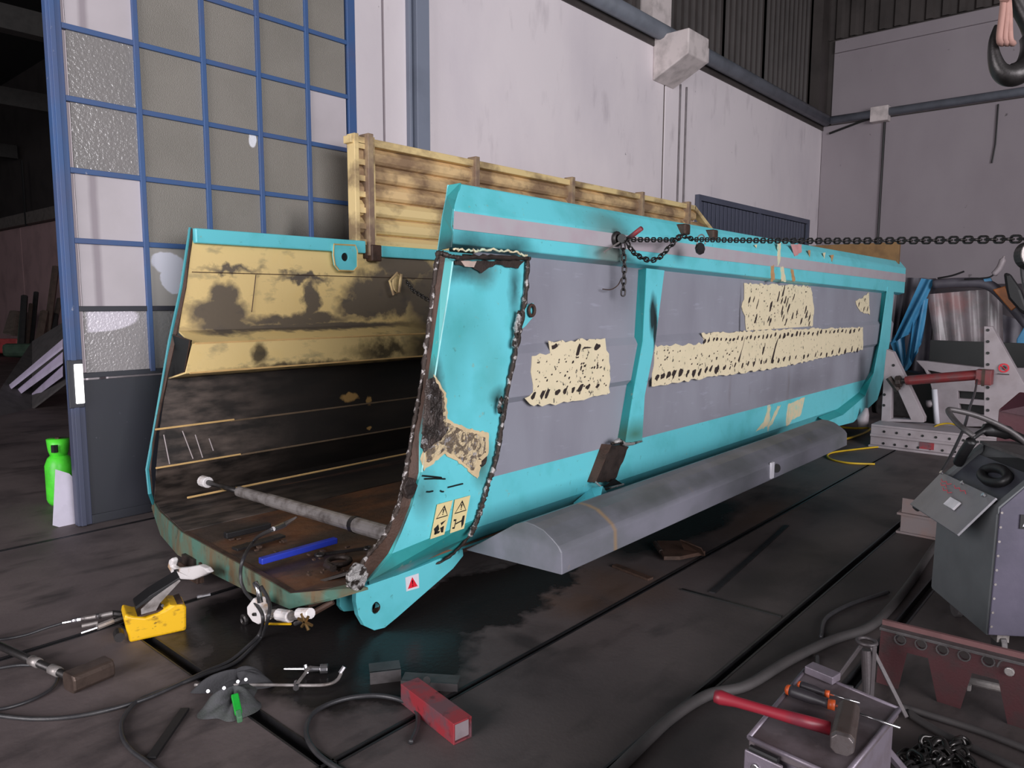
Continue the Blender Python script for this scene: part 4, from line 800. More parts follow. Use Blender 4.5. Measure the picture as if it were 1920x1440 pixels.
for (a, b, c_, d_, r_, mt) in ((118, 1168, 134, 1165, .006, M_bright), (134, 1165, 142, 1163, .010, M_bright), (142, 1163, 154, 1161, .012, M_bright), (156, 1160, 180, 1156, .009, M_steel), (180, 1156, 188, 1155, .012, M_bright), (188, 1155, 212, 1150, .010, M_steel), (154, 1174, 184, 1168, .009, M_steel), (152, 1187, 182, 1177, .006, M_bright), (182, 1176, 212, 1164, .013, M_steel), (212, 1150, 232, 1152, .014, M_dsteel), (212, 1165, 232, 1158, .014, M_dsteel)):
    Geo().tube([G(a, b, .04), G(c_, d_, .045)], r_, 8).obj('quick_coupler', mt, t)
hose('black hose loop lying on the floor at the left edge below the sledgehammer', [(-20, 1256), (40, 1247), (90, 1252), (107, 1268), (98, 1290), (60, 1312), (10, 1328), (-30, 1332)], .006)
hose('black hose loop lying on the floor around the red square tube', [(690, 1470), (625, 1436), (588, 1405), (574, 1370), (590, 1335), (640, 1312), (700, 1304), (750, 1312), (780, 1332), (783, 1360), (770, 1392)], .0085)
hose('thick dusty black cable crossing the floor towards the grey cabinet', [(1120, 1480), (1180, 1420), (1260, 1345), (1330, 1302), (1400, 1285), (1480, 1238), (1560, 1200), (1625, 1178), (1665, 1145), (1712, 1085), (1745, 1035), (1762, 1015), (1790, 1000)], .019, M_dusty, cat='cable', name='thick_cable')
hose('thin dark cable lying left of the thick cable near grooves', [(1540, 1195), (1548, 1160), (1590, 1135), (1640, 1118), (1665, 1110)], .009, M_hose, cat='cable', name='thin_cable')
hose('black cable curving behind the tool cart', [(1532, 1230), (1535, 1255), (1560, 1280), (1600, 1290)], .008, M_hose, cat='cable', name='thin_cable')
hose('dark cable lying along the floor in front of red beam', [(1700, 1335), (1760, 1372), (1840, 1410), (1950, 1460)], .012, M_dusty, cat='cable', name='thin_cable')
hose('black pneumatic hose at bottom right under the tripod', [(1690, 1325), (1740, 1340), (1840, 1372), (1950, 1415)], .012, M_dusty, cat='cable', name='thin_cable')
hose('yellow air hose making a hairpin on the floor behind the mudguard', [(1640, 870), (1590, 868), (1556, 860), (1556, 850), (1600, 843), (1680, 835), (1730, 834), (1790, 843)], .0085, M_yh, name='air_hose')
hose('yellow air hose coil standing against the white base beam', [(1800, 845), (1770, 835), (1752, 826, .10), (1747, 812, .17), (1756, 798, .22), (1780, 794, .22), (1800, 800, .2)], .0085, M_yh, name='air_hose')
hose('yellow air hose bundle behind the grey mudguard end', [(1570, 800, .03), (1600, 803, .03), (1630, 803, .05), (1620, 812, .03), (1590, 822, .02), (1560, 826, .02)], .012, M_yh, name='air_hose')
# ------------------------------------------------------------------ foot pump
pa_, pb_ = G(243, 1206), G(352, 1182); u = (pb_-pa_).normalized(); v = Vector((-u.y, u.x, 0)); L = (pb_-pa_).length
if v.dot(CF) < 0: v = -v
t = thing('foot_pump', 'yellow hydraulic foot pump with black pedal standing on the floor', 'pump', pa_)
pr0 = [(0, 0, 0), (L*.98, 0, .0), (L, 0, .10), (L*.97, 0, .115), (L*.72, 0, .125), (L*.5, 0, .100), (L*.3, 0, .092), (L*.12, 0, .105), (-.01, 0, .125), (-.015, 0, .10)]
def loc(x, y, z): return pa_+u*x+v*y+ZA*z
Geo().prism([loc(x, 0, z) for x, _, z in pr0], v*.13).obj('pump_reservoir', M_yel, t, bevel=.012, seg=3)
Geo().prism([loc(.02, .01, .095), loc(L*.5, .01, .102), loc(L*.95, .01, .118), loc(L*.95, .01, .124), loc(L*.5, .01, .108), loc(.02, .01, .101)], v*.11).obj('pump_gasket', M_rustb, t)
pd = [loc(.05, 0, .10), loc(.10, 0, .098), loc(L*.55, 0, .135), loc(L*.93, 0, .215), loc(L*.90, 0, .222), loc(L*.45, 0, .165), loc(.05, 0, .125)]
Geo().prism([p+v*.02 for p in pd], v*.006).obj('pedal_side', M_steel, t)
Geo().prism([loc(.03, .02, .125), loc(L*.45, .02, .165), loc(L*.92, .02, .222), loc(L*.92, .02, .232), loc(L*.4, .02, .178), loc(.03, .02, .140)], v*.10).obj('pedal', M_blk2, t, bevel=.003)
Geo().tube([loc(-.035, -.005, .035), loc(-.035, .05, .035)], .020, 12).obj('pump_fitting', M_dsteel, t)
Geo().tube([loc(.13, .012, .125), loc(.13, .02, .125)], .006, 8).obj('pedal_pivot', M_bright, t)
Geo().box((1.62, 2.84, .03), (2.05, 2.87, .055)).obj('lance_tube', M_dsteel, thing('grease_lance', 'dark rod with bright sleeve lying behind the pump under the sill', 'rod', (1.62, 2.85, .02)))
Geo().tube([G(370, 1120, .04), G(395, 1115, .045)], .009, 8).obj('lance_sleeve', M_bright, bpy.data.objects['grease_lance'])
# ------------------------------------------------------------------ sledgehammer at left
t = thing('sledgehammer', 'heavy steel sledgehammer with taped tube handle lying on floor at the left', 'hammer', G(150, 1280))
ha, hb = G(128, 1282, .03), G(205, 1250, .03); u = (hb-ha).normalized(); v = Vector((-u.y, u.x, 0))
c0 = [ha+v*y+ZA*z for y, z in ((-.032, -.030), (.032, -.030), (.042, -.015), (.042, .02), (.032, .037), (-.032, .037), (-.042, .02), (-.042, -.015))]
Geo().loft(c0, [p+(hb-ha) for p in c0]).obj('hammer_head', simple('brown_forged_steel', (.12, .085, .07), .4, .6, gcol=(.03, .02, .018), scale=20), t, bevel=.006)
hm = ha.lerp(hb, .12)+ZA*.012
he = G(-60, 1185, .06)
Geo().tube([hm, hm.lerp(he, 1.0)], .014, 10).obj('hammer_handle', M_dsteel, t, smooth=True)
for k in (.12, .3): Geo().tube([hm.lerp(he, k), hm.lerp(he, k+.07)], .0185, 10).obj('handle_band', M_steel, t, smooth=True)
# ------------------------------------------------------------------ cutting torch, jacket with clamp, spanner
t = thing('cutting_torch', 'steel cutting torch lance with bent tip lying on the floor', 'torch', G(500, 1283))
Geo().tube(spline([G(365, 1284, .02), G(420, 1284, .02), G(500, 1284, .02), G(580, 1285, .02), G(615, 1283, .02), G(632, 1275, .02), G(640, 1262, .03), G(645, 1250, .045)], 6), .006, 8).obj('lance_tube', M_steel, t, smooth=True)
Geo().tube([G(638, 1262, .03), G(646, 1250, .05)], .009, 8).obj('torch_tip', M_bright, t)
Geo().tube([G(555, 1290, .02), G(556, 1280, .02)], .011, 8).obj('torch_nut', M_bright, t)
Geo().tube([G(555, 1285, .025), G(578, 1255, .03)], .006, 8).obj('torch_branch', M_steel, t)
t = thing('valve_tool', 'small chromed ratchet with round knob lying behind the torch', 'tool', G(570, 1255))
Geo().tube([G(533, 1254, .02), G(572, 1254, .022), G(580, 1254, .022), G(600, 1254, .022)], [.005, .006, .012, .009], 8).obj('tool_shaft', M_bright, t)
Geo().tube([G(600, 1254, .022), G(615, 1253, .022)], .018, 12).obj('tool_knob', M_bright, t, bevel=.003)
Geo().tube([G(572, 1246, .04), G(576, 1262, .01)], .008, 8).obj('tool_handle', M_bright, t)
def cloth(name, label, cat, outline_c, rx, ry, h, mat, seed, rot=0):
    q = random.Random(seed); n = 28; rings = 9; V = []; Fc = []
    ph_ = [q.uniform(0, 6.28) for _ in range(6)]
    for i in range(rings+1):
        k = i/rings
        for j in range(n):
            a = 2*math.pi*j/n; w_ = 1+.18*math.sin(3*a+ph_[0])+.12*math.sin(5*a+ph_[1])
            x = rx*k*w_*math.cos(a); y = ry*k*w_*math.sin(a)
            z = h*(1-k**3)*(.7+.3*math.sin(2.4*a+ph_[2]+k*3))+.012*math.sin(7*a+ph_[3]+5*k)*k*(1-k)*4
            c_, s_ = math.cos(rot), math.sin(rot); V.append(outline_c+Vector((x*c_-y*s_, x*s_+y*c_, max(z, .003))))
    for i in range(rings):
        for j in range(n): Fc.append((i*n+j, i*n+(j+1) % n, (i+1)*n+(j+1) % n, (i+1)*n+j))
    return Geo().add(V, Fc).obj(name, mat, None, smooth=True, sub=1)
M_cl = simple('dark_work_cloth', (.035, .034, .038), .8, scale=18, gcol=(.02, .02, .02), bump=.5)
M_clg = simple('dark_grey_green_cloth', (.05, .055, .052), .8, scale=18, gcol=(.09, .08, .10), bump=.5)
o = cloth('work_cloth', '', '', G(438, 1322), .115, .09, .07, M_clg, 3, .7); tag(o, 'crumpled dark grey work cloth lying over the torch lance', 'cloth')
o = cloth('rubber_mask', '', '', G(445, 1288), .13, .045, .07, M_cl, 5, -.6); tag(o, 'folded black rubber mask with studs on the grey cloth', 'mask')
for (a, b) in ((420, 1290), (446, 1278), (461, 1274), (390, 1296)):
    Geo().tube([G(a, b, .055), G(a, b, .075)], .006, 8).obj('metal_stud', M_bright, o)
gp = simple('green_clip_plastic', ph(20, 130, 40, 1.6), .4, bump=0)
t = thing('green_clamp', 'bright green plastic clamp lying on the crumpled grey cloth', 'clamp', G(445, 1320))
A_, B_ = G(440, 1303, .075), G(450, 1350, .02); d = B_-A_; n_ = d.cross(ZA).normalized()
Geo().obox(A_.lerp(B_, .38), d*.75, n_*.024, ZA*.012).obj('clamp_body', gp, t, bevel=.003)
Geo().obox(A_.lerp(B_, .85), d*.3, n_*.018, ZA*.02).obj('clamp_jaw', simple('dull_green_clip', ph(60, 100, 70), .5, bump=0), t, bevel=.003)
# black bar on floor
bar('flat_black_bar', 'narrow black flat bar lying on the floor at the lower left', (283, 1425), (347, 1332), .03, .01, M_blk2, z=0)
# red square tube
t = thing('red_square_tube', 'short red square steel tube with scratched paint lying on the floor', 'steel tube', G(820, 1340))
ta, tb = G(768, 1312, 0), G(868, 1390, 0); u = (tb-ta); n_ = Vector((-u.y, u.x, 0)).normalized(); w2 = .036; zz_ = [(-w2, 0), (w2, 0), (w2, 2*w2), (-w2, 2*w2)]; i2 = w2*.82; zi = [(-i2, w2-i2), (i2, w2-i2), (i2, w2+i2), (-i2, w2+i2)]
P0 = [ta+n_*a+ZA*b for a, b in zz_]; I0 = [ta+n_*a+ZA*b for a, b in zi]
Geo().holed(P0, [I0], u).obj('tube_wall', M_rp, t, bevel=.002)
Geo().prism([ta+u*.97+n_*a+ZA*b for a, b in zi], u.normalized()*-.004).obj('tube_end_plug', simple('grey_end_face', ph(130, 118, 122), .6), t)
# angle iron pieces
def angle(name, label, a, b, wd, h, mat):
    A_, B_ = G(*a), G(*b); d = B_-A_; n = Vector((-d.y, d.x, 0)).normalized()
    if n.dot(CF) < 0: n = -n
    t_ = thing(name, label, 'steel piece', A_)
    Geo().obox((A_+B_)/2+ZA*h/2, d, n*.008, ZA*h).obj('upright_flange', mat, t_)
    Geo().obox((A_+B_)/2+n*wd/2+ZA*(h-.004), d, n*wd, ZA*.008).obj('top_flange', mat, t_); return t_
M_scr = simple('grey_scrap_steel', (.10, .09, .092), .5, .4, gcol=(.03, .025, .022), scale=18)
angle('angle_iron', 'grey angle iron offcut with bright edge, left behind the red tube', (694, 1283), (752, 1276), .07, .045, M_scr)
t = angle('drilled_flat_iron', 'drilled grey steel strip lying right behind the red tube', (752, 1290), (858, 1297), .06, .03, M_scr)
Geo().tube([G(800, 1276, .032), G(800, 1276, .038)], .014, 12).obj('bolt_hole', M_gap, t)
# T shaped flat on floor
t = thing('flat_steel_tee', 'dark flat steel strips forming a tee on the floor beyond the channel', 'steel strip', G(1370, 1130))
for a, b, w_ in (((1278, 1106), (1466, 1157), .018), ((1335, 1112), (1475, 986), .03)):
    A_, B_ = G(*a), G(*b); d = B_-A_; n = Vector((-d.y, d.x, 0)).normalized()
    Geo().obox((A_+B_)/2+ZA*.003, d, n*w_, ZA*.006).obj('strip', M_gap if w_ < .02 else M_chan, t)
t = thing('scrap_bracket', 'torn rusty bracket lying on the floor under the mudguard', 'scrap', G(1280, 1035))
Geo().prism([G(1232, 1020, .01), G(1245, 1050, .01), G(1275, 1050, .01), G(1322, 1040, .01), G(1290, 1020, .01)], (0, 0, .02)).obj('bracket_plate', M_rustb, t)
Geo().add([G(1275, 1012, .10), G(1315, 1028, .09), G(1322, 1042, .01), G(1285, 1035, .01)], [(0, 1, 2, 3)]).obj('bent_flange', M_rustb, t, solid=.006)
Geo().tube([G(1228, 1018, .03), G(1240, 1035, .02)], .014, 8).obj('bracket_pin', M_burn, t)
bar('rusty_flat_bar', 'rusty flat bar lying on the floor in front of the torn bracket', (1152, 1062), (1220, 1088), .04, .012, M_rustb, z=0)
# gas bottle and white sheet by the door
t = thing('gas_bottle', 'bright green gas bottle standing behind the blue door edge', 'gas bottle', G(108, 945))
c = G(112, 948); c = Vector((c.x+.03, c.y+.05, 0)); mg = simple('bright_green_paint', ph(62, 170, 40, 2.0), .4, gcol=ph(30, 90, 30), scale=10, amt=.4, bump=0)
Geo().tube([c+ZA*z for z in (.0, .02, .04, .27, .32, .345)], [.07, .082, .088, .088, .07, .045], 20).obj('bottle_body', mg, t, smooth=True)
Geo().tube([c+ZA*.33, c+ZA*.37, c+ZA*.40, c+ZA*.45], [.05, .062, .066, .07], 16).obj('collar_guard', mg, t, smooth=True)
Geo().tube([c+ZA*.37+Vector((-.04, -.058, 0)), c+ZA*.42+Vector((-.04, -.058, 0))], .022, 6).obj('guard_opening', M_gap, t)
Geo().tube([c+ZA*.40, c+ZA*.46], .018, 8).obj('valve', M_rustb, t)
o = Geo().prism([Y(104, 880, 5.02), Y(130, 888, 5.02), Y(147, 905, 5.02), Y(145, 998, 5.0), Y(99, 985, 5.0)], (0, .004, 0)).obj('white_sheet', simple('pale_plastic_sheet', ph(170, 165, 178, 1.6), .6, scale=5, amt=.3))
tag(o, 'white plastic sheet leaning against the door foot beside the green bottle', 'sheet')
# far hall: corrugated sheets, junk
M_cs = simple('lilac_grey_sheet', ph(120, 112, 128, 4.0), .6, scale=4, amt=.3)
t = thing('corrugated_sheets', 'pale ribbed roofing sheets lying sloped in the dark hall on the left', 'roof sheet', G(40, 765))
Geo().prism([G(-40, 790, 0), G(60, 765, 0), D(125, 715, 9.0), D(125, 600, 11.0), D(60, 640, 11.5)], (0, 0, -.03)).obj('sheet_base', simple('shadowed_sheet', (.10, .09, .09), .8), t)
for k, (a, b, c_, d_) in enumerate((((4, 737), (12, 737), (118, 654), (118, 640)), ((26, 740), (36, 741), (118, 681), (118, 664)), ((60, 742), (68, 743), (118, 706), (118, 690)))):
    Q = []
    for (x_, y_), dd in zip((a, b, c_, d_), (9.8, 9.7, 8.9, 9.0)): Q.append(D(x_, y_, dd))
    Geo().prism(Q, (0, 0, .03)).obj('sheet_rib', M_cs, t)
M_jk = [simple('junk_brown', (.14, .10, .08), .8), simple('junk_dark', (.03, .03, .03), .8), simple('junk_green', (.05, .09, .06), .7), simple('junk_tan', (.22, .18, .15), .8)]
PLB = ['dark post leaning on the far wall, beside the pale slab', 'brown plank leaning on the far wall, left of the tallest dark one', 'tall dark pole in the middle of the far wall heap', 'thick short brown plank in the far wall heap', 'longest brown plank leaning right in the far wall heap', 'tan plank leaning behind the blue door edge in far hall', 'short green pole nearest the pale slab in the far hall', 'thin short dark pole at right end of far wall heap']
for k, (xa, ya, xb, yb, r_, mi_) in enumerate(((40, 655, 46, 555, .09, 1), (50, 655, 58, 570, .06, 0), (58, 650, 68, 548, .07, 1), (72, 650, 84, 585, .12, 0), (85, 650, 105, 500, .10, 0), (92, 655, 112, 560, .08, 3), (35, 655, 40, 590, .05, 2), (98, 650, 103, 590, .1, 1))):
    tag(Geo().tube([D(xa, ya, 17.0+.35*(k % 3)), D(xb, yb, 17.4+.35*(k % 3))], r_*.8, 6).obj('leaning_pole', M_jk[mi_]), PLB[k], 'pole', 'poles leaning against the far wall')
tag(Geo().prism([D(2, 625, 18), D(16, 582, 19), D(32, 582, 19), D(24, 630, 18)], CF*.8).obj('leaning_board', M_jk[3], bevel=.05), 'pale slab leaning in the dark hall at the left edge', 'board')
tag(Geo().obox(D(15, 650, 18), CR*1.0, CF*.8, ZA*.35).obj('red_crate', simple('dim_red', ph(110, 40, 40, 3), .6), bevel=.03), 'dim red crate on the floor of the far hall', 'crate')
tag(Geo().obox(D(70, 658, 15.6), CR*1.0, CF*.8, ZA*.28).obj('junk_pile', M_jk[2], bevel=.08), 'low dark green machine part on the far hall floor', 'machine')
def PL(px_, py_, pt, nrm):
    d = ray(px_, py_); return O+d*((pt-O).dot(nrm)/d.dot(nrm))
# ------------------------------------------------------------------ grey welding cabinet
Nn, Ll = G(1850, 1192, .1), G(1745, 1102, .1); W_ = (Ll-Nn).length; uu = (Ll-Nn).normalized(); vv = Vector((uu.y, -uu.x, 0))
if vv.dot(CR) < 0: vv = -vv
def CB(a, b, z): return Nn+uu*a+vv*b+ZA*(z-.1)
def rel(p): q = p-Nn; return (q.dot(uu), q.dot(vv), p.z)
M_cg = simple('dark_grey_cabinet_paint', ph(86, 88, 90, 1.3), .5, scale=5, amt=.25)
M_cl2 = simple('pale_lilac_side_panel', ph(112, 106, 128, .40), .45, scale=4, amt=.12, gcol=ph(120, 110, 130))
M_lid = simple('galvanised_lid', ph(120, 118, 122, 1.2), .4, .3, scale=6, amt=.3)
n0 = rel(PL(1869, 951, Nn, uu)); n1 = rel(PL(1920, 888, Nn, uu)); f0 = rel(PL(1765, 885, Ll, uu)); f1 = rel(PL(1837, 831, Ll, uu))
zt = n0[2]; b0 = n0[1]; ib = max(.05, n1[1]-n0[1]); sl = (n1[2]-n0[2])/ib
b1 = f1[1]; z1 = f1[2]; b0 = (n0[1]+f0[1])/2; sl = (z1-zt)/(b1-b0)

cab = thing('welding_cabinet', 'tall grey welding cabinet on castors with hinged open lid, at the right edge', 'cabinet', (Nn.x, Nn.y, 0))
BD = .62
sec = [(0, .1), (b0, zt), (b1, z1), (BD, z1), (BD, .1)]
Geo().prism([CB(.006, b, z) for b, z in sec[:2]]+[CB(.006, b0+.03, zt-.02), CB(.006, b1, z1-.06), CB(.006, BD, z1-.06), CB(.006, BD, .1)], uu*(W_-.012)).obj('cabinet_body', M_cg, cab, bevel=.004)
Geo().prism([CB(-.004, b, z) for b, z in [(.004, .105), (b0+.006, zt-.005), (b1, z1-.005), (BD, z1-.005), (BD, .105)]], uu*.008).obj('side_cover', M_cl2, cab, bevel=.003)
Geo().prism([CB(W_-.004, b, z) for b, z in [(.004, .105), (b0+.006, zt-.005), (b1, z1-.005), (BD, z1-.005), (BD, .105)]], uu*.008).obj('side_cover', M_cg, cab)
for k in range(9):
    z = .14+k*(zt-.16)/8
    b = .012+b0*(z-.1)/(zt-.1); Geo().tube([CB(-.006, b, z), CB(-.003, b, z)], .005, 8).obj('rivet', M_steel, cab)
rec = lambda a, b: CB(a, b, zt+sl*(b-b0)-.03)
Geo().prism([rec(.04, b0+.03), rec(W_-.04, b0+.03), rec(W_-.04, b1-.02), rec(.04, b1-.02)], ZA*.008).obj('recessed_control_panel', simple('slate_panel', ph(60, 60, 68, 1.1), .5, bump=0), cab)
for a in (.0, W_-.035): Geo().prism([CB(a, b0, zt-.03), CB(a, b1, z1-.03), CB(a, b1, z1), CB(a, b0, zt)], uu*.035).obj('panel_rim', M_cg, cab, bevel=.002)
Geo().tube(circ(rec(.2, b0+.08)+ZA*.03, uu, (vv*1+ZA*sl).normalized(), .085, 20, .035), .02, 6, closed=True).obj('control_cable_coil', M_blk2, cab, smooth=True)
Geo().tube(spline([rec(.14, .2), rec(.10, .24)+ZA*.03, rec(.06, .22)+ZA*.02, rec(.05, .17)], 5), .006, 6).obj('control_lead', M_blk2, cab, smooth=True)
H1 = PL(1765, 885, Ll, uu); H0 = PL(1867, 933, Nn, uu); O1 = PL(1706, 945, Ll, uu); O0 = PL(1794, 1003, Nn, uu)
lid = Geo().prism([H1, H0, O0, O1], (H0-H1).cross(O0-H0).normalized()*.010).obj('hinged_lid', M_lid, cab, bevel=.002)
def LP(u_, v_, off=.0): return H1.lerp(H0, u_).lerp(O1.lerp(O0, u_), v_)
nl = (H0-H1).cross(O0-H0).normalized(); nl = nl if nl.dot(O-H1) > 0 else -nl
def lq(P, mt, nm, th=.003): Geo().prism([LP(*p)+nl*.004 for p in P], nl*(th+.006)).obj(nm, mt, lid)
lq([(.52, .42), (.70, .42), (.70, .62), (.52, .62)], simple('paper_label', ph(200, 196, 200, 1.7), .6, bump=0), 'paper_label')
mr = simple('red_marker_writing', ph(170, 60, 70, 1.8), .6, bump=0)
for (x0, y0, n_, s_) in ((.16, .16, 5, .05), (.2, .24, 4, .05), (.42, .16, 6, .05), (.30, .32, 5, .045)):
    P = [LP(x0+k*s_, y0+(.05 if k % 2 else 0))+nl*.0125 for k in range(n_)]; Geo().tube(P, .0016, 4).obj('handwriting', mr, lid)
for (x0, y0) in ((.08, .03), (.90, .08), (.5, .04)): Geo().tube([LP(x0, y0)+nl*.01, LP(x0, y0)+nl*.02], .008, 10).obj('lid_screw', M_bright, lid)
Geo().tube([LP(.02, .98)+nl*-.02, LP(.1, .99)+nl*-.02], .010, 8).obj('lid_stop', M_blk2, lid)
q = PL(1912, 978, Nn-uu*.006, uu); Geo().prism([q+vv*a+ZA*b for a, b in ((0, -.028), (.09, -.028), (.09, .028), (0, .028))], -uu*.003).obj('black_badge', M_blk2, cab)
g = Geo()
for P in ([(.010, -.018), (.018, -.018), (.030, .020), (.024, .020)], [(.038, -.018), (.046, -.018), (.032, .020), (.026, .020)], [(.018, -.008), (.038, -.008), (.036, -.002), (.020, -.002)]):
    g.prism([q+vv*a+ZA*b-uu*.003 for a, b in P], -uu*.001)
g.obj('badge_letter', M_wht, cab)
for a, b in ((.06, .08), (W_-.08, .08), (.06, BD-.1), (W_-.08, BD-.1)):
    c = CB(a, b, 0); s_ = Geo().tube([c+ZA*.045-vv*.012, c+ZA*.045+vv*.012], .042, 16).obj('castor', M_scr, cab, bevel=.003)
    Geo().obox(c+ZA*.08, uu*.05, vv*.045, ZA*.04).obj('castor_fork', M_steel, s_)
Geo().prism([CB(0, b1, z1), CB(W_, b1, z1), CB(W_, BD, z1), CB(0, BD, z1)], ZA*.012).obj('top_deck', simple('ribbed_top', ph(80, 74, 74, 1), .6, scale=40), cab)
dp = (CB(W_*.8, .2, .8)-O).dot(CF)
Geo().tube(spline([D(1826, 818, dp-.15), D(1808, 805, dp-.12), D(1790, 788, dp-.05), D(1778, 770, dp), D(1790, 769, dp), D(1833, 780, dp), D(1883, 802, dp), D(1920, 828, dp), D(1965, 875, dp)], 6), .0115, 10).obj('tubular_handle', M_scr, cab, smooth=True)
Geo().tube(spline([D(1822, 822, dp+.02), D(1850, 806, dp+.05), D(1890, 812, dp+.05), D(1935, 832, dp)], 6), [.012]*6+[.03]*7+[.02]*6, 8).obj('black_cable_bundle', M_blk2, cab, smooth=True)
Geo().tube(spline([D(1822, 826, dp), D(1806, 850, dp+.05), D(1797, 868, dp+.1)], 5), .022, 8).obj('black_cable_bundle', M_blk2, cab, smooth=True)
# red tool box on the cabinet top
t = thing('maroon_case', 'dark maroon metal case standing behind the grey welding cabinet at the right edge', 'case', D(1900, 800, dp+.35))
mq = simple('maroon_paint', ph(82, 38, 46, 1.1), .5, scale=6, amt=.4)
P = [D(1873, 768, 3.9), D(1912, 735, 3.9), D(1985, 745, 3.7), D(1985, 800, 3.7)]; P = [Vector((P[0].x, P[0].y, .01))]+P[:3]+[Vector((P[3].x, P[3].y, .01))]
Geo().prism(P, ray(1873, 768).normalized()*.3).obj('case_body', mq, t, bevel=.006)
Geo().prism([D(1874, 771, 3.89), D(1912, 738, 3.89), D(1985, 748, 3.69), D(1985, 793, 3.69)], -CF*.004).obj('case_lid', simple('darker_maroon', ph(60, 30, 38, 1.6), .5), t)
# ------------------------------------------------------------------ straightening bench: base beam, towers, ram
t = thing('bench_base_beam', 'white drilled steel base beam lying across the floor behind the body', 'beam', (7.7, 1.5, 0))
bt = [X(1634, 789, 7.75), X(1800, 793, 7.75)]; yb0 = X(1632, 800, 7.6).y; yb1 = .4
Geo().box((7.62, yb1, 0), (7.66, yb0, .20)).box((7.62, yb1, .19), (8.05, yb0, .215)).box((7.56, yb1, 0), (8.05, yb0, .02)).box((7.60, yb1, .10), (7.66, yb0, .125)).obj('beam_body', M_white, t, bevel=.004)
g = Geo()
ht = Geo().tube([(7.615, yb0-.12, .155), (7.622, yb0-.12, .155)], .012, 10).obj('beam_hole', M_gap, t)
for k in range(1, 15):
    o = ht.copy(); COL.objects.link(o); o.matrix_basis = Matrix.Translation((0, -.11*k, 0))
for k in range(14):
    o = ht.copy(); COL.objects.link(o); o.matrix_basis = Matrix.Translation((0, -.1*k, -.115))
Geo().box((7.612, yb0-.55, .035), (7.62, yb0-.43, .10)).obj('red_plate', M_rp, t)
M_ptx = simple('weathered_grey_lettering', ph(110, 104, 104, 1.6), .6, bump=0)
def tower(nm, label, poly, holes, x, th=.10):
    t_ = thing(nm, label, 'tower', (x, poly[0][0] and X(*poly[0], x).y, .2))
    Geo().holed([X(a, b, x) for a, b in poly], [[X(a, b, x) for a, b in h] for h in holes], (th, 0, 0)).obj('tower_plate', M_white, t_, bevel=.003); return t_
tw1 = tower('bench_tower', 'white triangular bench tower standing between the body front and the ram', [(1662, 655), (1674, 660), (1733, 783), (1732, 792), (1652, 790), (1657, 700)], [[(1672, 706), (1670, 785), (1708, 787)]], 7.9)
for (a, b) in ((1675, 685), (1658, 740), (1657, 760)):
    p = X(a, b, 7.895); Geo().tube([p, p+XA*.008], .014, 8).obj('tower_hole', M_gap, tw1)
tw2 = tower('bench_tower', 'tall white drilled bench tower with round red sticker behind the ram', [(1845, 612), (1860, 612), (1925, 728), (1925, 795), (1845, 795)], [], 7.9)
p0 = X(1853, 618, 7.893); ho = None
for k in range(9):
    p = X(1852, 619+k*21.5, 7.893); Geo().tube([p, p+XA*.008], .014, 8).obj('tower_hole', M_gap, tw2)
p = X(1882, 690, 7.89); s_ = Geo().tube(circ(p, YA, ZA, .036, 22), .006, 5, closed=True).obj('prohibition_ring', M_red, tw2)
Geo().prism([p+YA*a+ZA*b for a, b in ((.018, .012), (.0, .022), (-.02, .01), (-.012, -.02), (.008, -.016))], (-.003, 0, 0)).obj('prohibition_symbol', M_blk, tw2)
Geo().tube([p+Vector((-.002, .028, .028)), p+Vector((-.002, -.028, -.028))], .004, 4).obj('prohibition_slash', M_red, tw2)
Geo().prism([p+YA*a+ZA*b for a, b in ((.045, -.052), (-.045, -.052), (-.045, -.060), (.045, -.060))], (-.002, 0, 0)).obj('sticker_caption', M_blk, tw2)
M_rr = simple('dull_ram_red', ph(112, 40, 42, 1.2), .45, gcol=ph(70, 60, 62), scale=12, amt=.7)
t = thing('red_ram', 'dark red hydraulic ram with black knuckle pressing against the body front end', 'hydraulic ram', X(1750, 708, 7.85))
def rp(a, b): return X(a, b, 7.80)
Geo().tube([rp(1698, 714), rp(1706, 713), rp(1832, 703)], [.040, .046, .046], 18).obj('ram_barrel', M_rr, t, smooth=False)
Geo().tube([rp(1686, 715), rp(1700, 714)], .026, 12).obj('ram_rod', M_dsteel, t)
Geo().tube([rp(1680, 716), rp(1690, 715)], .058, 10).obj('ram_knuckle', M_burn, t, bevel=.008)
Geo().tube([rp(1666, 708), rp(1684, 732)], .030, 8).obj('ram_claw', M_burn, t)
a_, b_ = rp(1832, 692), rp(1860, 722); Geo().box((7.74, min(a_.y, b_.y), min(a_.z, b_.z)), (7.86, max(a_.y, b_.y), max(a_.z, b_.z))).obj('ram_clevis', M_rr, t, bevel=.006)
Geo().box((7.735, rp(1846, 705).y-.012, rp(1846, 722).z-.005), (7.75, rp(1846, 705).y+.012, rp(1846, 692).z+.005)).obj('clevis_band', M_rustb, t)
o = tag(Geo().tube(spline([X(1832, 712, 7.75), D(1828, 735, 6.0), D(1818, 765, 5.0), D(1808, 800, 4.2), D(1785, 850, 3.9), D(1764, 886, 3.8)], 6), .0085, 8).obj('ram_hose', M_hose, None, smooth=True), 'black hydraulic hose hanging from the red ram down to the cabinet', 'hose')
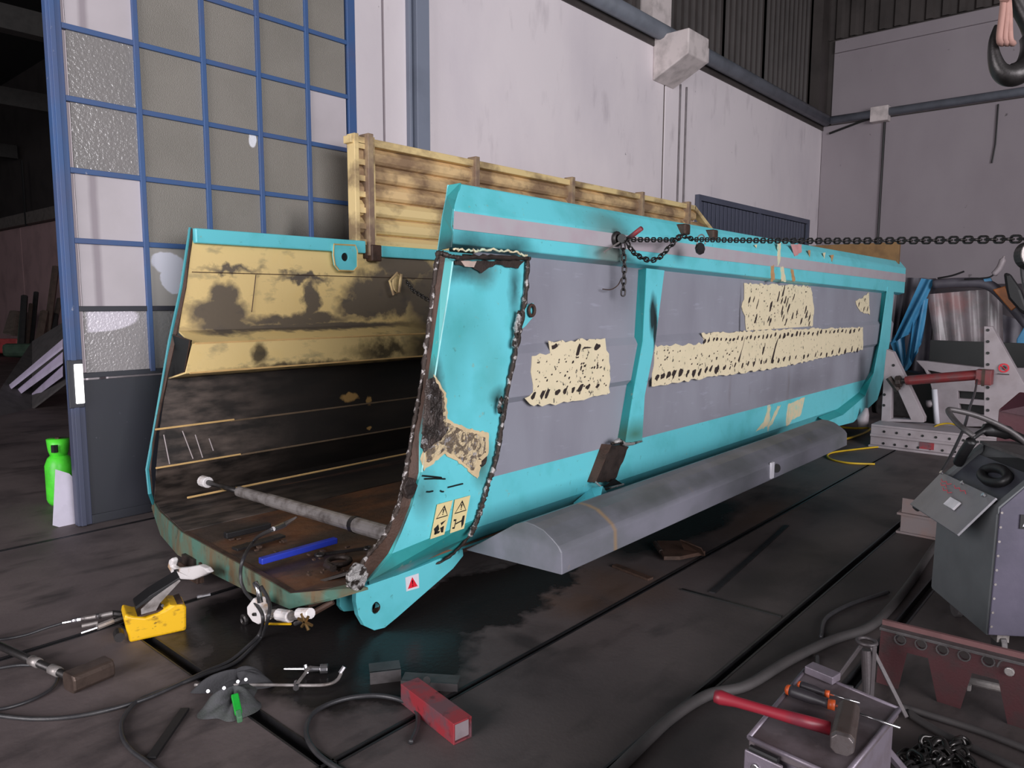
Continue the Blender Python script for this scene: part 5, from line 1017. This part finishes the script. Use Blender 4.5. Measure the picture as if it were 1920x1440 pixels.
# ------------------------------------------------------------------ vehicle under covers
t = thing('covered_vehicle', 'dark vehicle front hidden under dust sheets against the back wall', 'vehicle', (11.3, 1.5, 0))
y0_, y1_ = X(1686, 640, 10.8).y, -1.6
Geo().prism([(10.8, y0_, .45), (10.8, y0_, 1.15), (11.1, y0_, 1.62), (12.9, y0_, 1.62), (13.2, y0_, .45)], (0, y1_-y0_, 0)).obj('vehicle_body', simple('grey_vehicle_paint', ph(84, 78, 82, 1.0), .5, scale=4), t, bevel=.05)
Geo().tube([(11.2, y0_+.1, .42), (11.2, y0_-.25, .42)], .42, 22).obj('vehicle_wheel', M_blk2, t, bevel=.03)
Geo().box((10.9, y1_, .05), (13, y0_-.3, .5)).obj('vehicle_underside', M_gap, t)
def drape(q, nf, amp, n=26, m=14, seed=0):
    rr = random.Random(seed); a, b, c, d = q; V = []; ph0 = rr.uniform(0, 6)
    for j in range(m+1):
        for i in range(n+1):
            u_, v_ = i/n, j/m; p = a.lerp(b, u_).lerp(d.lerp(c, u_), v_)
            k = amp*(.35+.65*v_)*(math.sin(nf*2*math.pi*u_+ph0+1.2*v_)+.4*math.sin(nf*4.7*u_+2.3*v_+ph0*2)); V.append(p-XA*k)
    return Geo().add(V, [(j*(n+1)+i, j*(n+1)+i+1, (j+1)*(n+1)+i+1, (j+1)*(n+1)+i) for j in range(m) for i in range(n)])
xd = 10.55
def q4(P, x=xd): return [X(a, b, x) for a, b in P]
M_pla = Mat('milky_plastic_film', ph(150, 138, 142, 1.15), .3); M_pla.grime(ph(150, 96, 92, 1.4), 3, .5, .7, .6); M_pla.grime(ph(110, 108, 108, 1.3), 5, .45, .65, .6, off=3)
M_pla.b.inputs['Alpha'].default_value = .82; M_pla = M_pla.m
M_grt = simple('slate_tarpaulin', ph(84, 80, 88, 1.1), .55, scale=5, gcol=ph(50, 46, 56))
M_blt = simple('blue_tarpaulin', ph(60, 130, 170, 1.15), .45, scale=6, amt=.5, gcol=ph(40, 84, 120))
g = drape(q4([(1686, 520), (1756, 522), (1740, 700), (1668, 700)], 10.7), 3, .05, seed=1).obj('grey_sheet', M_grt, t, smooth=True)
drape(q4([(1737, 552), (1878, 540), (1885, 745), (1768, 735)]), 4, .035, seed=2).obj('plastic_film', M_pla, t, smooth=True)
drape(q4([(1880, 590), (1940, 610), (1940, 700), (1880, 700)], 10.7), 2, .04, seed=5).obj('grey_sheet', M_grt, t, smooth=True)
for k, P in enumerate([[(1728, 522), (1752, 525), (1706, 625), (1672, 645)], [(1718, 560), (1740, 560), (1728, 640), (1702, 690)], [(1668, 640), (1695, 610), (1700, 670), (1690, 700)], [(1715, 580), (1733, 570), (1722, 660), (1688, 716)]]):
    drape(q4(P, 10.40+.04*k), 1.5, .04, 10, 12, k+3).obj('blue_sheet_fold', M_blt, t, smooth=True)
Geo().tube(spline([X(1750, 533, 10.4), X(1800, 530, 10.4), X(1850, 533, 10.4), X(1885, 560, 10.4), X(1930, 612, 10.4)], 5), .06, 10).obj('grey_roll', M_grt, t, smooth=True)
Geo().prism([X(a, b, 10.33) for a, b in ((1861, 543), (1885, 536), (1908, 574), (1896, 583))], (.05, 0, 0)).obj('orange_panel', simple('orange_plastic', ph(180, 104, 44, 1.1), .5, scale=8), t, bevel=.01)
Geo().tube(spline([X(1862, 516, 10.3), X(1874, 502, 10.3), X(1883, 480, 10.3)], 5), [.01]+[.035]*8+[.012]*2, 6).obj('pale_strip', M_white, t, smooth=True)
Geo().tube(spline([X(1758, 522, 10.3), X(1785, 517, 10.3), X(1808, 509, 10.3)], 4), .012, 5).obj('black_cord', M_blk2, t)
Geo().tube(spline([X(1808, 524, 10.3), X(1850, 521, 10.3), X(1862, 516, 10.3)], 4), .010, 5).obj('black_cord', M_blk2, t)
Geo().prism([X(a, b, 10.2) for a, b in ((1881, 511), (1892, 512), (1915, 545), (1935, 600), (1912, 585), (1890, 560), (1885, 540))], (.12, 0, 0)).obj('black_bag', M_blk2, t, bevel=.03)
Geo().prism([X(a, b, 10.35) for a, b in ((1843, 522), (1857, 521), (1860, 527), (1846, 528))], (.05, 0, 0)).obj('blue_cap', M_blt, t)
Geo().prism([X(a, b, 9.9) for a, b in ((1906, 636), (1925, 605), (1940, 605), (1940, 674), (1904, 674))], (.1, 0, 0)).obj('blue_panel', M_blt, t, bevel=.01)
# white bumper with slots
t = thing('white_bumper', 'white vehicle bumper panel with dark grille slots propped behind the ram', 'bumper', (9.6, 1.6, 0))
xb = 9.5
pb1 = [(1717, 676), (1735, 677), (1848, 690), (1930, 690), (1930, 800), (1752, 800), (1748, 735), (1742, 710), (1732, 692)]
Geo().holed([X(a, b, xb) for a, b in pb1], [[X(a, b, xb) for a, b in h] for h in ([(1739, 694), (1790, 704), (1744, 706)], [(1796, 733), (1845, 736), (1845, 750), (1796, 747)], [(1798, 757), (1845, 761), (1845, 778), (1800, 775)])], (.10, 0, 0)).obj('bumper_shell', M_white, t, bevel=.008)
Geo().tube([X(1752, 730, xb-.03), X(1757, 800, xb-.03)], .03, 8).obj('bumper_edge', M_wht, t, smooth=True)
Geo().tube([X(1738, 758, xb), X(1750, 756, xb)], .045, 10).obj('bumper_lug', M_white, t, smooth=True)
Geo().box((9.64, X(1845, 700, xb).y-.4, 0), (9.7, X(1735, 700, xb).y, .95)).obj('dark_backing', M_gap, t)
# tyre like dark disc + black void behind tower 1
t = thing('dark_wheel', 'black wheel standing in the gap behind the first white tower', 'wheel', (9.9, 2.2, .4))
Geo().tube([X(1700, 760, 9.95), X(1700, 760, 9.95)+XA*.2], .42, 24).obj('tyre', M_blk2, t, bevel=.04)
Geo().tube([X(1676, 765, 9.9), X(1676, 765, 9.9)+XA*.1], .22, 20).obj('wheel_rim', M_scr, t, bevel=.02)
# small white cone stand and bag
t = thing('cone_stand', 'small whitish three legged stand on the floor before the base beam', 'stand', G(1692, 832))
cc = G(1693, 830)
for k in range(3):
    a = 2.1*k+.5; Geo().tube([cc+ZA*.19, cc+Vector((.12*math.cos(a), .12*math.sin(a), .01))], [.02, .045], 6).obj('stand_leg', M_white, t)
Geo().tube([cc+ZA*.16, cc+ZA*.25], .012, 8).obj('stand_pin', M_white, t)
o = tag(Geo().tube([X(1618, 800, 7.9), X(1617, 785, 7.9), X(1622, 776, 7.9), X(1625, 765, 7.9)], [.05, .06, .04, .015], 10).obj('white_bag', M_white, None, smooth=True), 'small crumpled white bag behind the end of the mudguard', 'bag')
# H-beam offcut on the floor
t = thing('beam_offcut', 'pale flanged steel beam offcut standing on the floor left of cabinet', 'beam', G(1710, 1005))
c0, c1 = G(1678, 1000), G(1745, 1010); yl_, yr_ = c0.y, c1.y-.05; xo = 4.83
M_off = simple('pale_weathered_paint', ph(120, 108, 108, .95), .6, gcol=ph(110, 84, 76), scale=10, amt=.6)
Geo().box((xo, yr_, 0), (xo+.22, yl_, .012)).obj('bottom_flange', M_off, t); Geo().box((xo+.012, yr_, .012), (xo+.03, yl_-.02, .125)).obj('front_web', M_off, t)
Geo().box((xo-.004, yr_, .115), (xo+.24, yl_, .128)).obj('mid_flange', M_off, t); Geo().box((xo+.02, yr_, .128), (xo+.03, yl_-.02, .215)).obj('upright_plate', M_off, t)
# ------------------------------------------------------------------ red perforated beam
t = thing('red_drilled_beam', 'dark red drilled beam with trapezoid feet standing on the floor at right', 'beam', X(1780, 1320, 2.84)*1)
def rx_(a, b): return X(a, b, 2.84)
out = [(1652, 1180), (1960, 1255), (1960, 1402), (1893, 1378), (1872, 1275), (1822, 1262), (1800, 1330), (1757, 1316), (1740, 1234), (1700, 1224), (1682, 1296), (1642, 1286), (1650, 1200)]
hl = []
for (a, b) in ((1688, 1199), (1727, 1208), (1767, 1218), (1808, 1229), (1853, 1239)): hl.append(circ(rx_(a, b), YA, ZA, .0165, 12))
Geo().holed([rx_(a, b) for a, b in out], hl, (.012, 0, 0)).obj('beam_web', M_rp2 if 'M_rp2' in globals() else simple('dark_worn_red', ph(72, 32, 36, .85), .6, gcol=ph(52, 40, 40, .9), scale=14, amt=.85), t)
A_, B_ = rx_(1655, 1168), rx_(1960, 1243)
for dx in (-.03, .035):
    Geo().obox((A_+B_)/2+XA*dx*.5-ZA*.008, (B_-A_), XA*.05, ZA*.010).obj('top_flange', M_scr, t, bevel=.001)
Geo().obox((A_+B_)/2-ZA*.0, (B_-A_), XA*.014, ZA*.03).obj('flange_rib', simple('rib_red_brown', ph(90, 60, 60, 1.5), .6), t)
for (a, b) in ((1688, 1199), (1727, 1208), (1767, 1218), (1808, 1229), (1853, 1239)): Geo().tube(circ(rx_(a, b)-XA*.002, YA, ZA, .0185, 12), .003, 5, closed=True).obj('hole_rim', M_scr, t)
p = rx_(1893, 1258); Geo().tube([p-XA*.012, p], .015, 12).obj('rivet_head', M_steel, t, bevel=.003)
Geo().tube(spline([rx_(1870, 1250), rx_(1880, 1238), rx_(1920, 1242)], 4), .004, 5).obj('bracket_rim', M_scr, t)
p1, p2 = X(1818, 1277, 3.0), X(1885, 1292, 3.0); o = thing('steel_rod', 'short steel rod lying behind the feet of the red drilled beam', 'rod', (p1.x, p1.y, p1.z)); Geo().tube([p1, p2], .014, 10).obj('rod_shaft', M_steel, o)
Geo().tube([p1-XA*.03, p1-XA*.03-ZA*.02], .012, 6).obj('rod_foot', M_steel, o)
# ------------------------------------------------------------------ tripod stand
gb = G(1628, 1330); ds = (gb-O).dot(CF); top_ = D(1625, 1203, ds)
t = thing('tripod_stand', 'grey steel tripod stand with ring top between the cart and red beam', 'stand', gb)
M_tr = simple('grey_stand_paint', ph(84, 78, 80, .85), .5, .3, gcol=ph(60, 50, 52), scale=14)
Geo().tube(circ(top_, XA, YA, .030, 18), .007, 7, closed=True).obj('stand_ring', M_tr, t, smooth=True)
Geo().tube([gb+ZA*.01, top_-ZA*.03], .017, 14).obj('stand_tube', M_tr, t)
for (a, b, r_) in ((1572, 1268, .007), (1700, 1345, .007)):
    f_ = G(a, b, .10 if a < 1600 else 0.01); rim = top_+(f_-top_).normalized()*.02; rim.z = top_.z-.005; d = f_-rim; n_ = d.cross(CF).normalized()
    Geo().obox((rim+f_)/2, d, n_*.014, CF*.007).obj('stand_leg', M_tr, t, bevel=.002)
Geo().obox(D(1637, 1262, ds-.05), ZA*-.19, CR*.014, CF*.005).obj('stand_leg', M_tr, t, bevel=.001)
# ------------------------------------------------------------------ steel tool cart, foreground
zc = .45
ca_, cb2, cc_, cd_ = G(1510, 1256, zc), G(1686, 1330, zc), G(1578, 1462, zc), G(1404, 1383, zc)
t = thing('tool_cart', 'dusty grey steel tool cart top in the foreground at the bottom right', 'cart', ((ca_+cc_)/2).to_2d().to_3d())
M_ct = Mat('dusty_steel_top', ph(102, 92, 96, .95), .55, .1); M_ct.grime(ph(72, 60, 60, .9), 14, .45, .65, .6); M_ct.grime(ph(130, 118, 120, .9), 40, .6, .7, .4, off=5); M_ct.bump(M_ct.noise(70, 4), .3, .002); M_ct = M_ct.m
M_ce = simple('lighter_cart_edge', ph(136, 126, 138, .85), .4, .3, gcol=ph(90, 80, 82), scale=18)
Geo().prism([ca_, cb2, cc_, cd_], ZA*-.02).obj('cart_top', M_ct, t, bevel=.003)
for (a, b) in ((ca_, cb2), (cb2, cc_), (cc_, cd_), (cd_, ca_)): Geo().tube([a+ZA*.000, b+ZA*.000], .0055, 6).obj('cart_edge', M_ce, t, smooth=True)
ins = ((ca_+cc_)/2); sh = [p.lerp(ins, .06) for p in (ca_, cb2, cc_, cd_)]
Geo().prism([p-ZA*.02 for p in sh], ZA*-.34).obj('cart_body', M_ce, t, bevel=.004)
for p in sh: Geo().tube([Vector((p.x, p.y, .10)).lerp(Vector((ins.x, ins.y, .10)), .1), Vector((p.x, p.y, 0)).lerp(Vector((ins.x, ins.y, 0)), .1)], .02, 10).obj('cart_foot', M_scr, t)
u3 = (cc_-cd_).normalized(); w3 = Vector((u3.y, -u3.x, 0)); w3 = w3 if w3.dot(CF) < 0 else -w3
Geo().tube([cd_+u3*.012+w3*.015-ZA*.012, cd_+u3*.075+w3*.015-ZA*.012], .008, 10).obj('hinge_roller', M_blk2, t)
Geo().obox(cd_+u3*.045+w3*.02-ZA*.06, u3*.085, w3*.008, ZA*.09).obj('front_flap', M_ce, t, bevel=.003)
Geo().tube([cd_+u3*.030+w3*.025-ZA*.045, cd_+u3*.030+w3*.029-ZA*.045], .010, 14).obj('flap_rivet', M_bright, t, bevel=.002)
Geo().obox(cd_+u3*.14+w3*.006-ZA*.02, u3*.05, w3*.02, ZA*.014).obj('latch', M_steel, t, bevel=.003)
e = G(1542, 1262, zc+.012); uu2 = (cb2-ca_).normalized(); vv2 = Vector((-uu2.y, uu2.x, 0))
Geo().obox(e, uu2*.075, vv2*.04, ZA*.02).obj('corner_plate', M_ce, t, bevel=.002)
Geo().obox(G(1560, 1290, zc-.03)+uu2*.03, uu2*.02, vv2*.03, ZA*.03).obj('spring_latch', M_dsteel, t)
Geo().tube([G(1655, 1398, .32), G(1712, 1465, .18)], .012, 6).obj('cart_strut', M_ce, t)
# hammer
t = thing('club_hammer', 'club hammer with worn red handle lying across the tool cart top', 'hammer', G(1580, 1370, zc))
M_rh = Mat('bright_worn_red_handle', ph(140, 34, 48, .85), .42); M_rh.grime(ph(84, 30, 40, 1.4), 16, .45, .62, .8); M_rh = M_rh.m
h0, h1 = G(1338, 1304, zc+.055), G(1556, 1366, zc+.03)
hh = [h0.lerp(h1, k) for k in (0, .01, .06, .2, .45, .7, 1.0)]
Geo().tube(hh, [.008, .014, .0165, .012, .0115, .0135, .0145], 14).obj('hammer_handle', M_rh, t, smooth=True)
k0, k1 = G(1592, 1330, zc+.035), G(1578, 1398, zc+.028); ax = (k1-k0).normalized(); sx_ = ax.cross(ZA).normalized(); s_ = .023
oc = [(-s_, -.013), (-.013, -s_), (.013, -s_), (s_, -.013), (s_, .013), (.013, s_), (-.013, s_), (-s_, .013)]
up_ = sx_.cross(ax)
def ring_(c, k): return [c+sx_*a*k+up_*b*k for a, b in oc]
Geo().loft(ring_(k0, .95), ring_(k0.lerp(k1, .93), 1.05)).obj('hammer_head', simple('brown_grey_forging', ph(90, 78, 74, .9), .5, .4, gcol=ph(60, 46, 42), scale=30, amt=.6), t, bevel=.003)
Geo().loft(ring_(k0.lerp(k1, .93), 1.05), ring_(k1, .92)).obj('hammer_face', simple('scuffed_bright_face', ph(110, 102, 102, .9), .35, .5, gcol=ph(70, 60, 58), scale=60), t, bevel=.002)
# screwdrivers
def driver(label, a, b, c_, d_, r_, z):
    t_ = thing('screwdriver', label, 'screwdriver', G(*a, zc), 'screwdrivers on the tool cart'); A_, B_, C_, D_ = G(*a, z), G(*b, z), G(*c_, z), G(*d_, z-.004)
    P = [A_.lerp(B_, k) for k in (0, .1, .35, .6, .8, .9, 1.0)]
    Geo().tube(P, [r_*.85, r_, r_*1.0, r_*.95, r_*.7, r_*.75, r_*.8], 12).obj('handle', M_blk3, t_, smooth=True)
    Geo().tube([A_.lerp(B_, -.10), A_.lerp(B_, -.06), A_.lerp(B_, .02)], [r_*.5, r_*.85, r_*.9], 12).obj('handle_end', M_or, t_, smooth=True)
    Geo().tube([B_.lerp(A_, .02), B_.lerp(C_, .9)], r_*.85, 12).obj('handle_collar', M_or, t_, smooth=True)
    Geo().tube([C_, D_], r_*.22, 8).obj('blade_shaft', M_bright, t_, smooth=True)
M_blk3 = simple('dark_grey_grip', ph(60, 55, 60, .85), .45, bump=0); M_or = simple('orange_grip', ph(200, 84, 36, .85), .45, bump=0, gcol=ph(150, 60, 20))
driver('long screwdriver with dark and orange handle on the cart, nearer the hammer', (1480, 1294), (1554, 1320), (1567, 1323), (1688, 1365), .014, zc+.017)
driver('short screwdriver lying on the cart, partly behind the long screwdriver', (1500, 1284), (1548, 1300), (1556, 1302), (1612, 1318), .010, zc+.013)
# chain heap bottom right
t = thing('chain_heap', 'heap of loose shiny steel chain on the floor at the bottom right', 'chain', G(1750, 1420))
M_c2 = simple('oily_bright_chain', (.07, .065, .063), .3, .8, gcol=(.02, .018, .018), scale=50, bump=0)
q = random.Random(11); P = []
for k in range(17): P.append(G(1690+q.uniform(0, 150), 1392+q.uniform(-8, 66), .02+q.uniform(0, .045)))
chain(t, P, .045, .0062, M_c2, tw=.5)
Geo().tube(spline([G(1745, 1400, .05), G(1755, 1388, .06), G(1768, 1390, .06), G(1775, 1405, .05), G(1790, 1425, .03)], 4), .011, 8).obj('heap_hook', M_c2, t, smooth=True)
